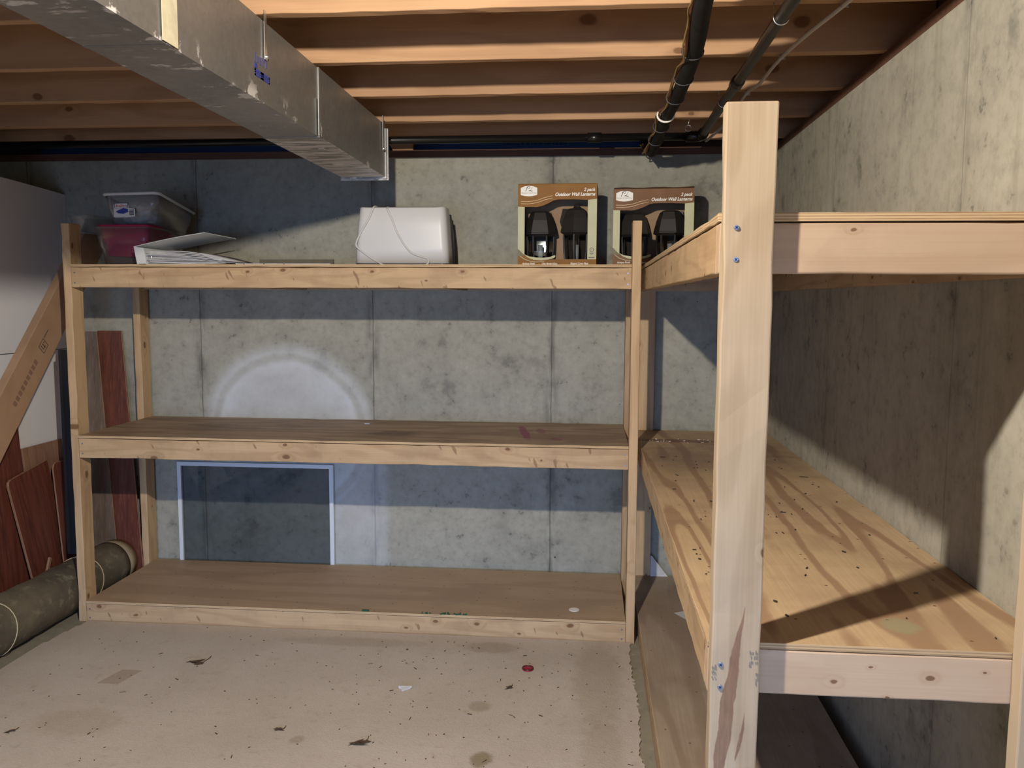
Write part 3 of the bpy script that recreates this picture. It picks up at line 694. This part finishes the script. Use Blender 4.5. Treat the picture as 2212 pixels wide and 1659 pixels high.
for y in (3.76, 3.14):
    tubeo('twine_band', [(-2.428 + .1165 * math.cos(a), y + .012 * math.sin(a * 2), .1165 + .1155 * math.sin(a)) for a in [2 * PI * k / 30 for k in range(30)]], .0022, twine, R_, 6, 0, True)

# ------------------------------------------------------------------ things on the top shelf
ZS = 1.6184
def bin_(name, x0, x1, y0, y1, z0, z1, tap, th, mat, label, rim=True, origin=None, rimm=None):
    t = thing(name, label, 'bin', ((x0 + x1) / 2, (y0 + y1) / 2, z0))
    cx, cy = t.location.x, t.location.y
    def rg(inset, z, grow=0.): return [(p[0] - cx, p[1] - cy, p[2] - z0) for p in rrect(x0 + inset - grow, x1 - inset + grow, y0 + inset - grow, y1 - inset + grow, .03, z, 4)]
    bm = bmesh.new()
    loft(bm, [rg(tap, z0), rg(tap * .55, z0 + (z1 - z0) * .45), rg(tap * .5 - .002, z0 + (z1 - z0) * .47), rg(0, z1), ], True, False)
    bm2 = link('tub', finish(bm, 'tub', True), mat, t)
    so = bm2.modifiers.new('thickness', 'SOLIDIFY'); so.thickness = th; so.offset = -1
    bm = bmesh.new(); R = [rg(0, z1 - .012, .002), rg(0, z1 - .006, .009), rg(0, z1 - .001, .009), rg(0, z1, .006), rg(0, z1, -.004), rg(0, z1 - .006, -.005)]
    loft(bm, R, False, False); link('rim', finish(bm, 'rim', True), rimm or mat, t)
    for sx in (.25, .75):                       # moulded ribs on the front
        pass
    return t
bin_('storage_bin', -2.258, -1.992, 3.705, 4.085, ZS, 1.794, .028, .0018, bin_clear, 'clear plastic bin at the bottom of the stack, around the red one')
bin_('storage_bin', -2.240, -2.008, 3.722, 4.065, 1.664, 1.8035, .020, .0018, bin_red, 'pinkish red plastic bin nested in the bottom clear one')
t3 = bin_('storage_bin', -2.222, -1.960, 3.720, 4.085, 1.808, 1.945, .026, .0018, glassy('cloudy_bin_plastic', (.90, .90, .90), .02, (.62, .62, .63), .15, .25), 'clear plastic bin with a blue label, tilted on top of the stack', rimm=white_pl and glassy('bin_rim', (.6, .6, .62), .05, (.72, .72, .73), .85, .25))
t3.rotation_euler = (-.165, -.02, 0); t3.location.z = 1.785
lab = bmesh.new(); lx0, lz0, LK = -.082, .026, 1.32; LYS = 3.720 - t3.location.y + .0095
def lf(bm, pts, d): bm.faces.new([bm.verts.new((lx0 + a * LK, LYS - (lz0 + b * LK) * .118 + .0050 - d, lz0 + b * LK)) for a, b in pts])
lf(lab, [(0, .004), (.004, 0), (.050, 0), (.078, .002), (.078, .028), (.056, .032), (.052, .050), (.006, .050), (.001, .044)], 0)
lab_o = link('label_sticker', finish(lab, 'label_sticker'), white_ink, t3)
bm = bmesh.new(); lf(bm, [(.008, .020), (.018, .014), (.036, .012), (.053, .018), (.053, .028), (.036, .031), (.020, .026)], .0006); link('label_print', finish(bm, 'label_print'), blue_ink, lab_o)['label'] = 'blue pointed oval'
bm = bmesh.new()
for a0, a1, b0, b1 in ((.004, .053, .0475, .0495), (.004, .006, .033, .0495), (.051, .053, .033, .0495), (.004, .053, .031, .0325)): lf(bm, [(a0, b0), (a1, b0), (a1, b1), (a0, b1)], .0006)
link('label_print', finish(bm, 'label_print'), navy_ink, lab_o)['label'] = 'navy outline'
bm = bmesh.new()
for i in range(8): lf(bm, [(.010 + i * .005, .036), (.013 + i * .005, .036), (.0136 + i * .005, .044 if i in (0, 4) else .041), (.0106 + i * .005, .044 if i in (0, 4) else .041)], .0006)
link('label_print', finish(bm, 'label_print'), red_ink, lab_o)['label'] = 'red brand lettering'
bm = bmesh.new()
for i in range(5): lf(bm, [(.057, .007 + i * .004), (.074, .007 + i * .004), (.074, .0095 + i * .004), (.057, .0095 + i * .004)], .0006)
link('label_print', finish(bm, 'label_print'), black_ink, lab_o)['label'] = 'bar code'
bm = bmesh.new(); bmesh.ops.create_icosphere(bm, subdivisions=4, radius=1.0); rr = random.Random(2)
from mathutils import noise as mn
for v in bm.verts:
    k = 1 + .35 * mn.noise(v.co * 2.3) + .15 * mn.noise(v.co * 6); v.co = Vector((v.co.x * .090 * k, v.co.y * .103 * k, max(v.co.z, -.55) * .058 * k))
o = link('plastic_bag', finish(bm, 'plastic_bag', True), bag_m, None, (-2.082, 3.872, 1.852)); tag(o, 'crumpled white bag inside the clear labelled bin', 'bag')
tr = thing('clear_tray', 'small clear plastic tray on the end of the long carton, left of the bins', 'tray', (-2.47, 4.06, 1.7895))
bm = bmesh.new(); loft(bm, [rrect(-.05, .05, -.09, .09, .012, .002), rrect(-.062, .062, -.105, .105, .014, .075), rrect(-.068, .068, -.111, .111, .016, .077), rrect(-.068, .068, -.111, .111, .016, .082)], True, False)
o = link('tray_shell', finish(bm, 'tray_shell', True), bin_clear, tr); so = o.modifiers.new('thickness', 'SOLIDIFY'); so.thickness = .0015

# binder
N = thing('ring_binder', 'open white ring binder stuffed with papers on the top shelf', 'binder', (-1.80, 3.66, ZS))
BX = .022
def loc(p): return (p[0] + BX - N.location.x, p[1] - N.location.y, p[2] - ZS)
def sheet(bm, P0, U, V, curve, th, nu=8):
    """thin bent sheet: P0 + U*t + V*s with height profile curve(t)"""
    pts = []
    for lay in (0, 1):
        row = []
        for i in range(nu + 1):
            t = i / nu
            for s in (0, 1):
                p = Vector(P0) + Vector(U) * t + Vector(V) * s; p.z += curve(t) + lay * th; row.append(bm.verts.new(loc(p)))
        pts.append(row)
    a, b = pts; n = nu
    for i in range(n):
        q = 2 * i
        bm.faces.new([a[q], a[q + 1], a[q + 3], a[q + 2]]); bm.faces.new([b[q], b[q + 2], b[q + 3], b[q + 1]])
        bm.faces.new([a[q], a[q + 2], b[q + 2], b[q]]); bm.faces.new([a[q + 1], b[q + 1], b[q + 3], a[q + 3]])
    bm.faces.new([a[0], b[0], b[1], a[1]]); bm.faces.new([a[-2], a[-1], b[-1], b[-2]])
bm = bmesh.new(); prism(bm, [loc(p)[0:3:2] for p in ((-2.008, 0, 1.6190), (-1.968, 0, 1.6190), (-1.964, 0, 1.6215), (-1.976, 0, 1.690), (-2.021, 0, 1.697))], 3.585 - 3.66, 3.589 - 3.66 + .27)
link('spine', finish(bm, 'spine'), vinyl, N)
bm = bmesh.new(); sheet(bm, (-2.02, 3.585, 1.694), (.315, .02, .062), (.02, .285, -.006), lambda t: .004 * math.sin(PI * t), .003); link('front_cover', finish(bm, 'front_cover'), vinyl, N)
bm = bmesh.new(); sheet(bm, (-2.0, 3.585, 1.6185), (.30, 0, 0), (0, .285, 0), lambda t: 0, .003); link('back_cover', finish(bm, 'back_cover'), vinyl, N)
for i in range(11):
    zz = 1.6225 + i * .0052; rr = random.Random(i); bm = bmesh.new()
    L = .33 + rr.uniform(-.02, .05) + .004 * i; drop = -.038 * (i / 10)
    sheet(bm, (-1.985 + rr.uniform(-.006, .01), 3.590 + rr.uniform(0, .012), zz), (L, rr.uniform(-.01, .01), 0), (0, .27, 0), lambda t, d=drop, i=i: d * t * t + .006 * math.sin(PI * t) * (i / 10) + .002 * math.sin(7 * t + i), .0034, 10)
    link('paper_sheaf', finish(bm, 'paper_sheaf', True), paper if i % 2 else paper2 if i in (2, 6) else paper, N)
tubeo('ring_clip', [(-1.944 + .017 * math.cos(a), 3.60, 1.650 + .021 * math.sin(a)) for a in [2 * PI * k / 18 for k in range(18)]], .0022, steel, N, 6, 0, True)

T_ = thing('shallow_tray', 'low flat tray with a dark back edge, right of the binder', 'tray', (-1.40, 3.76, ZS))
box('base', (-1.55, -1.125, 3.615, 3.90, ZS + .0002, ZS + .006), paper, T_, .001)
box('back_edge', (-1.55, -1.195, 3.888, 3.900, ZS + .006, 1.655), mottled('grey_card', (.16, .14, .11), (.12, .105, .085), 10., .8), T_, .001)
for x in (-1.515, -1.425, -1.335): box('clip', (x, x + .006, 3.6135, 3.625, ZS + .001, ZS + .010), steel, T_, .0005)

# white appliance
Q = thing('white_appliance', 'white plastic countertop appliance with a flared body and loose cord', 'appliance', (-.85, 3.85, ZS))
def apr(z, x0, x1, y0, y1, sag): 
    out = []
    for p in rrect(x0, x1, y0, y1, .034, 0, 6):
        u = (p[0] - (x0 + x1) / 2) / ((x1 - x0) / 2); out.append((p[0] - Q.location.x, p[1] - Q.location.y, z - ZS - sag * (1 - u * u)))
    return out
bm = bmesh.new(); H = 1.887
R = [apr(1.633, -1.066, -.634, 3.780, 3.935, 0), apr(1.70, -1.063, -.637, 3.780, 3.935, 0), apr(1.80, -1.054, -.643, 3.781, 3.935, .003), apr(H - .006, -1.043, -.650, 3.783, 3.934, .013), apr(H - .001, -1.040, -.653, 3.787, 3.930, .014), apr(H, -1.034, -.660, 3.794, 3.924, .014)]
loft(bm, R); link('body', finish(bm, 'body', True), white_pl, Q)
bm = bmesh.new(); loft(bm, [apr(1.6190, -1.064, -.632, 3.783, 3.96, 0), apr(1.633, -1.064, -.634, 3.783, 3.96, 0)]); link('base', finish(bm, 'base'), dark_pl, Q)
bm = bmesh.new(); loft(bm, [apr(1.6265, -1.060, -.628, 3.90, 3.965, 0), apr(1.76, -1.053, -.634, 3.90, 3.965, 0), apr(1.862, -1.042, -.645, 3.90, 3.965, .005)]); link('back_shell', finish(bm, 'back_shell', True), dark_pl, Q)
def ap(px, py, y=3.7755): return (-1.066 + (px - 262) * .4315 / 790, y, 1.6185 + (768 - py) * .268 / 512)
cord1 = [(-.972, 3.92, 1.882), ap(437, 258, 3.785), ap(400, 350), ap(330, 470), ap(287, 560), ap(287, 595), ap(320, 630), ap(400, 690), ap(470, 733), (ap(515, 765)[0], 3.765, 1.6245), (ap(560, 765)[0], 3.77, 1.6235)]
tubeo('cord', cord1, .0042, cord_m, Q, 8, 6)
cord2 = [(-.905, 3.93, 1.880), ap(545, 268, 3.783), ap(585, 360), ap(625, 470), ap(680, 570), ap(745, 650), ap(830, 685), ap(880, 700), ap(893, 730, 3.772), (ap(870, 755)[0], 3.765, 1.6245), (ap(825, 768)[0], 3.765, 1.6235), (ap(760, 768)[0], 3.77, 1.6235)]
tubeo('cord', cord2, .0042, cord_m, Q, 8, 6)

# lanterns and their boxes
def lantern(x, y, z, rz, label, finial=False, tall=.255):
    t = thing('wall_lantern', label, 'lantern', (x, y, z), rz, 'boxed wall lanterns')
    def hexr(r, zz, k=6, ph=0.): return [(r * math.cos(ph + 2 * PI * i / k), r * math.sin(ph + 2 * PI * i / k), zz) for i in range(k)]
    h = tall
    bm = bmesh.new(); loft(bm, [hexr(.074, h * .600), hexr(.076, h * .615), hexr(.073, h * .66), hexr(.062, h * .83), hexr(.048, h * .965), hexr(.036, h)]); link('roof', finish(bm, 'roof'), lant, t)
    bm = bmesh.new(); loft(bm, [hexr(.054, h * .535), hexr(.062, h * .555), hexr(.076, h * .585), hexr(.077, h * .602)]); link('collar', finish(bm, 'collar'), lant, t)
    bm = bmesh.new(); loft(bm, [hexr(.050, .022), hexr(.0575, h * .28), hexr(.060, h * .545)], False, False); link('glass', finish(bm, 'glass'), lglass, t)
    for i in range(6):
        a = 2 * PI * i / 6
        bm = bmesh.new(); tube(bm, [(r * math.cos(a), r * math.sin(a), zz) for r, zz in ((.0515, .020), (.059, h * .28), (.0615, h * .55))], .0042, 6); link('rib', finish(bm, 'rib'), lant, t)
    bm = bmesh.new(); loft(bm, [hexr(.030, 0), hexr(.052, .006), hexr(.054, .022), hexr(.040, .026)]); link('base', finish(bm, 'base'), lant, t)
    bm = bmesh.new(); tube(bm, [(0, 0, .026), (0, 0, .10)], .012, 10); link('bulb_socket', finish(bm, 'bulb_socket', True), white_ink, t)
    bm = bmesh.new(); prism(bm, [(-.05, h * .70), (.05, h * .70), (.058, h * .80), (.045, h * 1.02), (-.045, h * 1.02), (-.058, h * .80)], .060, .068); link('back_plate', finish(bm, 'back_plate'), lant, t)
    if finial:
        bm = bmesh.new(); loft(bm, [hexr(.020, h), hexr(.014, h + .008), hexr(.016, h + .014), hexr(.008, h + .024)]); link('finial', finish(bm, 'finial'), lant, t)
    return t
def lantern_box(x, y, rz, H, worn, label):
    Wd, D = .352, .185; br = box_brown2 if worn else box_brown
    t = thing('lantern_box', label, 'box', (x, y, ZS + (.0055 if worn else .0004)), rz, 'lantern boxes on the top shelf')
    th = .003; bm = bmesh.new()
    for b in ((0, th, th, D, 0, H), (Wd - th, Wd, th, D, 0, H), (th, Wd - th, th, D - th, 0, th)): addbox(bm, *b)
    if worn:                                     # crushed lid that humps up toward the back
        for i in range(8):
            x0, x1 = Wd * i / 8, Wd * (i + 1) / 8; s = .012
            P = lambda xx, yy: (xx, yy, H - .002 + .020 * math.sin(min(1., yy / D * 1.6) * PI / 2) + .002 * math.sin(xx * 40))
            for j in range(6):
                y0, y1 = D * j / 6, D * (j + 1) / 6
                bm.faces.new([bm.verts.new(P(a, b)) for a, b in ((x0, y0), (x1, y0), (x1, y1), (x0, y1))])
        addbox(bm, 0, Wd, D - .002, D, H - .01, H + .017); 
        for xx in (.0005, Wd - .0005):
            bm.faces.new([bm.verts.new(p) for p in ((xx, 0, H - .004), (xx, D * .6, H + .017), (xx, D, H + .017), (xx, D, H - .006), (xx, 0, H - .006))])
    else: addbox(bm, 0, Wd, 0, D, H - th, H)
    link('carton', finish(bm, 'carton'), br, t)
    box2 = bmesh.new(); addbox(box2, th, Wd - th, D - .008, D - .0005, th, H - th); link('inner_back', finish(box2, 'inner_back'), kraft_in, t)
    k = H / .367
    hdr = [(0, H - .001), (0, .267 * k), (.030, .2655 * k), (.060, .2655 * k), (.085, .264 * k), (.115, .272 * k), (.139, .282 * k), (.159, .293 * k), (.180, .297 * k), (.25, .297 * k), (.312, .294 * k), (Wd, .2985 * k), (Wd, H - .001)]
    def pnl(name, pts, mat, y0=0., y1=.002, par=None):
        bm = bmesh.new(); prism(bm, pts, y0, y1); return link(name, finish(bm, name), mat, par or t)
    hp = pnl('header_panel', hdr[::-1], br)
    pnl('side_panel', [(0, .05), (.030, .05), (.030, .2655 * k), (0, .267 * k)], box_cream)
    pnl('side_panel', [(.312, .0335), (Wd, .0335), (Wd, .2985 * k), (.312, .2945 * k)], box_cream)
    pnl('base_panel', [(0, 0), (Wd, 0), (Wd, .0335), (.155, .0335), (.10, .030), (.06, .037), (.03, .052), (.004, .078), (0, .08)], br)
    pnl('swoosh', [(.030, .056), (.05, .047), (.085, .0415), (.115, .0405), (.145, .044), (.166, .052), (.170, .048), (.165, .040), (.14, .033), (.105, .029), (.07, .032), (.045, .042), (.026, .058)], box_cream, -.0008, .0)
    pnl('swoosh', [(.010, .050), (.03, .036), (.055, .0265), (.085, .023), (.12, .0245), (.12, .023), (.085, .021), (.055, .0245), (.028, .034), (.008, .049)], box_cream, -.0006, .0)
    for dz in (0, .010): pnl('wave_line', [(.012, .281 * k + dz), (.05, .280 * k + dz), (.085, .285 * k + dz), (.12, .297 * k + dz), (.155, .305 * k + dz), (.155, .3035 * k + dz), (.12, .295 * k + dz), (.085, .283 * k + dz), (.05, .278 * k + dz), (.012, .279 * k + dz)], gold, -.0004, 0, hp)
    bm = bmesh.new(); addbox(bm, .028, .314, .0024, .0027, .031, .30 * k); link('window_film', finish(bm, 'window_film'), film_m, t)
    lg = pnl('logo_plaque', [(.012, H - .049), (.012, H - .018), (.030, H - .0105), (.0485, H - .0085), (.067, H - .0105), (.086, H - .018), (.086, H - .049), (.067, H - .0535), (.0485, H - .055), (.030, H - .0535)], white_ink, -.0006, 0)
    bm = bmesh.new()
    def stk(P, r): tube(bm, [(a, -.0008, H - b) for a, b in P], r, 5)
    stk([(.034, .033), (.039, .022), (.043, .013)], .0012); stk([(.038, .016), (.045, .0115), (.053, .012), (.054, .017), (.046, .022)], .0011); stk([(.065, .013), (.060, .022), (.055, .031)], .0006); stk([(.048, .031), (.054, .0295), (.060, .032), (.066, .0315)], .0014)
    link('logo_letters', finish(bm, 'logo_letters'), black_ink, lg)
    text('logo_words', 'PROJECT LIGHTING', .0085, grey_ink, lg, (.049, -.0008, H - .0435), (PI / 2, 0, 0), 0, 0, 'CENTER', .92)
    text('title_lettering', '2 pack', .0195, white_ink, hp, (.342, -.0004, H - .034), (PI / 2, 0, 0), .28, .0004, 'RIGHT', .95)
    text('title_lettering', 'Outdoor Wall Lanterns', .0205, white_ink, hp, (.343, -.0004, H - .0545), (PI / 2, 0, 0), .28, .0005, 'RIGHT', .90)
    bp = [c for c in t.children if c.name.startswith('base_panel')][0]
    text('small_lettering', 'Elegant Cover Plate', .0115, white_ink, bp, (.316, -.0004, .0115), (PI / 2, 0, 0), .28, .0002, 'RIGHT', .86)
    text('small_lettering', 'Antique Finish', .0115, white_ink, bp, (.020, -.0004, .0115), (PI / 2, 0, 0), .28, .0002, 'LEFT', .86)
    text('small_lettering', 'Clear Beveled Glass', .0100, white_ink, bp, (.108, -.0004, .0115), (PI / 2, 0, 0), .28, .0002, 'LEFT', .86)
    bm = bmesh.new(); cx, cz = .331, .0755; tube(bm, [(cx + .0085 * math.cos(a), -.0006, cz + .0085 * math.sin(a)) for a in [2 * PI * i / 24 for i in range(24)]], .0008, 5, True)
    for a0, a1, b0, b1 in ((-.0085, .0085, -.0165, -.0125), (-.008, .008, -.0205, -.0195), (-.013, .012, -.036, -.032)): addbox(bm, cx + a0, cx + a1, -.0006, 0, cz + b0, cz + b1)
    rp = [c for c in t.children if c.name.startswith('side_panel')][1]
    link('approval_mark', finish(bm, 'approval_mark'), black_ink, rp)
    text('approval_letters', 'UL', .009, black_ink, rp, (cx, -.0004, cz - .003), (PI / 2, 0, 0), 0, 0, 'CENTER', .8)
    return t
b1 = lantern_box(-.3265, 3.832, -.035, .3675, False, 'neat brown lantern box, left of the two, printed Outdoor Wall Lanterns')
b2 = lantern_box(.098, 3.842, -.075, .338, True, 'crushed darker lantern box with a torn corner, right of the two')
def inbox(b, u, v): 
    c, s = math.cos(b.rotation_euler[2]), math.sin(b.rotation_euler[2]); return b.location.x + u * c - v * s, b.location.y + u * s + v * c, b.location.z + .0033
lantern(*inbox(b1, .094, .092), .0, 'bronze lantern at left inside the neat left box', False, .250)
lantern(*inbox(b1, .258, .092), .35, 'bronze lantern with a finial at right inside the neat left box', True, .262)
lantern(*inbox(b2, .094, .092), .3, 'bronze lantern at left inside the crushed right box', False, .236)
lantern(*inbox(b2, .252, .092), -.25, 'bronze lantern at right inside the crushed right box', False, .246)

# ------------------------------------------------------------------ small litter
cp = thing('bottle_cap', 'shiny dark red cap lying on the carpet', 'cap', (-.226, 3.222, .0092))
bm = bmesh.new(); loft(bm, [[(r * math.cos(a), r * math.sin(a), z) for a in [2 * PI * k / 24 for k in range(24)]] for r, z in ((.0215, 0), (.0225, .002), (.0215, .006), (.018, .008))]); link('disc', finish(bm, 'disc', True), caprd, cp)
tubeo('rim', [(-.226 + .0215 * math.cos(a), 3.222 + .0215 * math.sin(a), .0165) for a in [2 * PI * k / 24 for k in range(24)]], .0022, plain('dark_red_rim', (.06, .01, .012), .3), cp, 6, 0, True)
def scrap(name, pts, x, y, z, mat, label, cat, h=.006):
    bm = bmesh.new(); n = len(pts); T = [bm.verts.new((a, b, h * (.4 + .6 * ((i * 7) % 3) / 2) + .0006)) for i, (a, b) in enumerate(pts)]; Bt = [bm.verts.new((a, b, .0002)) for a, b in pts]
    cc = bm.verts.new((0, 0, h)); cb = bm.verts.new((0, 0, .0002))
    for i in range(n):
        j = (i + 1) % n; bm.faces.new([T[i], T[j], cc]); bm.faces.new([Bt[j], Bt[i], cb]); bm.faces.new([T[i], Bt[i], Bt[j], T[j]])
    return tag(link(name, finish(bm, name), mat, None, (x, y, z)), label, cat)
scrap('paper_scrap', [(-.024, .016), (.022, .010), (.024, 0), (-.008, -.028), (-.013, -.012), (-.026, -.004)], -.674, 3.015, .0092, paper, 'small crumpled pale paper scrap on the carpet', 'paper', .009)
def leaf(x, y, label, s=1., seed=0):
    rr = random.Random(seed); t = thing('dried_leaf', label, 'leaf', (x, y, .0093))
    bm = bmesh.new()
    for k in range(5):
        a = rr.uniform(-.5, .9); L = s * rr.uniform(.022, .045); w = s * rr.uniform(.006, .012); ox, oy = rr.uniform(-.022, .022) * s, rr.uniform(-.02, .02) * s
        M = Matrix.Translation((ox, oy, .001 + k * .0012)) @ Matrix.Rotation(a, 4, 'Z') @ Matrix.Rotation(rr.uniform(-.3, .3), 4, 'X')
        prism(bm, [(-L, 0), (-L * .3, -w), (L * .5, -w * .7), (L, 0), (L * .3, w), (-L * .4, w * .8)], 0, .0009, 'xy', M)
    link('blade', finish(bm, 'blade'), leafm, t)
    bm = bmesh.new(); tube(bm, [(.02 * s, .01 * s, .003), (.03 * s, .04 * s, .004), (.028 * s, .07 * s, .003)], .0012, 5); link('stem', finish(bm, 'stem', True), leafm, t)
leaf(-1.551, 3.148, 'dry brown leaf crumbs on the carpet toward the roll', .9, 1)
leaf(-.738, 2.60, 'dry brown leaf cluster at the bottom middle of the carpet', .7, 2)
leaf(-1.03, 2.66, 'small dry leaf bit at bottom, left of the leaf cluster', .4, 3)
leaf(-1.93, 2.56, 'tiny dry leaf bit near the bottom left corner of the carpet', .4, 4)
leaf(-.285, 3.055, 'slim dark seed husk on the carpet below the red cap', .35, 6)
def litter(name, n, region, z, mat, label, smin, smax, dens=None, seed=0):
    rr = random.Random(seed); bm = bmesh.new(); k = 0
    while k < n:
        x = rr.uniform(region[0], region[1]); y = rr.uniform(region[2], region[3])
        if dens and rr.random() > dens(x, y): continue
        L = rr.uniform(smin, smax) * (2.6 if rr.random() < .18 else 1); w = rr.uniform(smin, smin * 1.8) * .6; a = rr.uniform(0, PI)
        addbox(bm, -L / 2, L / 2, -w / 2, w / 2, 0, w * .8, Matrix.Translation((x, y, z)) @ Matrix.Rotation(a, 4, 'Z')); k += 1
    return tag(link(name, finish(bm, name), mat), label, 'litter', None, 'stuff')
litter('floor_litter', 230, (-2.2, .18, 2.4, 3.52), .0091, litter_m, 'dark crumbs and bits scattered over the beige carpet', .0025, .008, lambda x, y: .35 + .65 * (x > -.9) + .5 * (x > 0), 11)
litter('shelf_litter', 70, (.27, .80, 1.60, 3.6), .8367, litter_m, 'dark splinters scattered on the orange middle shelf at right', .003, .012, None, 12)
litter('dust_grit', 26, (.27, .56, 3.79, 3.90), .8369, white_ink, 'pale grit specks at the back of the right middle shelf', .003, .005, None, 13)
litter('green_crumbs', 14, (-.72, -.52, 3.540, 3.552), .0993, green_m, 'dark green crumbs on the front edge of the lowest shelf', .006, .014, None, 14)
tag(box('green_crumb', (-.985, -.955, 3.540, 3.552, .0992, .1042), green_m, None, .002), 'single green lump on the lowest shelf front edge, left of the others', 'litter')
bm = bmesh.new(); bmesh.ops.create_cone(bm, cap_ends=True, segments=28, radius1=.023, radius2=.0225, depth=.002, matrix=Matrix.Translation((0, 0, .0012)))
tag(link('white_disc', finish(bm, 'white_disc'), white_ink, None, (-.052, 3.654, .0992)), 'white round disc lying on the lowest shelf at right', 'disc')
tag(box('loose_nail', (-1.097, -1.070, 4.034, 4.038, .8602, .8640), steel, None, .0008), 'small loose nail on the middle shelf toward the wall', 'nail')
bm = bmesh.new(); prism(bm, [(.387, 3.655), (.445, 3.56), (.56, 3.62), (.50, 3.72)], .1018, .1026, 'xy')
tag(link('paper_sheet', finish(bm, 'paper_sheet'), paper, None), 'white paper corner on the dark low shelf under the right shelf', 'paper')
bm = bmesh.new(); prism(bm, [(.318, .1022), (.405, .1022), (.325, .205), (.318, .205)], 4.15, 4.158)
tag(link('board_offcut', finish(bm, 'board_offcut'), paper, None), 'small pale triangular board on the low right shelf by the wall', 'board')

# ------------------------------------------------------------------ light
def light(name, typ, loc, energy, col, **kw):
    ld = bpy.data.lights.new(name, typ); ld.energy = energy; ld.color = col
    for k, v in kw.items(): setattr(ld, k, v)
    o = bpy.data.objects.new(name, ld); C.objects.link(o); o.location = loc; return o
bulb = light('ceiling_bulb', 'POINT', (-.37, 1.04, 2.090), 285, (1., .90, .76), shadow_soft_size=.022)
bulb.data.use_nodes = True; nt = bulb.data.node_tree
em = [n for n in nt.nodes if n.type == 'EMISSION'][0]; fo = nt.nodes.new('ShaderNodeLightFalloff')
fo.inputs['Strength'].default_value = 1.; fo.inputs['Smooth'].default_value = 2.5
nt.links.new(fo.outputs['Quadratic'], em.inputs['Strength'])
cool_fill = light('cool_fill_lamp', 'AREA', (-.80, -2.44, .85), 31, (.36, .57, 1.), shape='RECTANGLE', size=3.0, size_y=1.3)  # added cool fill lamp behind the camera; no such opening is known
cool_fill.rotation_euler = (PI / 2 - .25, 0, 0); cool_fill.data.spread = 1.1
w = bpy.data.worlds.new('world'); sc.world = w; w.use_nodes = True
w.node_tree.nodes['Background'].inputs[0].default_value = (.55, .68, 1., 1); w.node_tree.nodes['Background'].inputs[1].default_value = .1

# ------------------------------------------------------------------ camera
cd = bpy.data.cameras.new('camera'); cam = bpy.data.objects.new('camera', cd); C.objects.link(cam)
cd.sensor_width = 36.; cd.lens = 36. * 1825.56 / 2212.; cd.clip_start = .05
r, u, f_ = Vector((0.9958034, 0.09140851, 0.00448031)), Vector((-0.01337296, 0.09690588, 0.9952037)), Vector((-0.09053592, 0.99108715, -0.09772161))
cam.matrix_world = Matrix(((r.x, u.x, -f_.x, 0), (r.y, u.y, -f_.y, 0), (r.z, u.z, -f_.z, 1.4656), (0, 0, 0, 1)))
sc.camera = cam
sc.view_settings.view_transform = 'Standard'; sc.view_settings.look = 'None'; sc.view_settings.gamma = 1.0; sc.view_settings.use_curve_mapping = False
sc.view_settings.exposure = 0.0
sc.render.engine = 'CYCLES'
sc.cycles.use_denoising = True; sc.cycles.max_bounces = 8; sc.cycles.transparent_max_bounces = 24; sc.cycles.caustics_reflective = False; sc.cycles.caustics_refractive = False
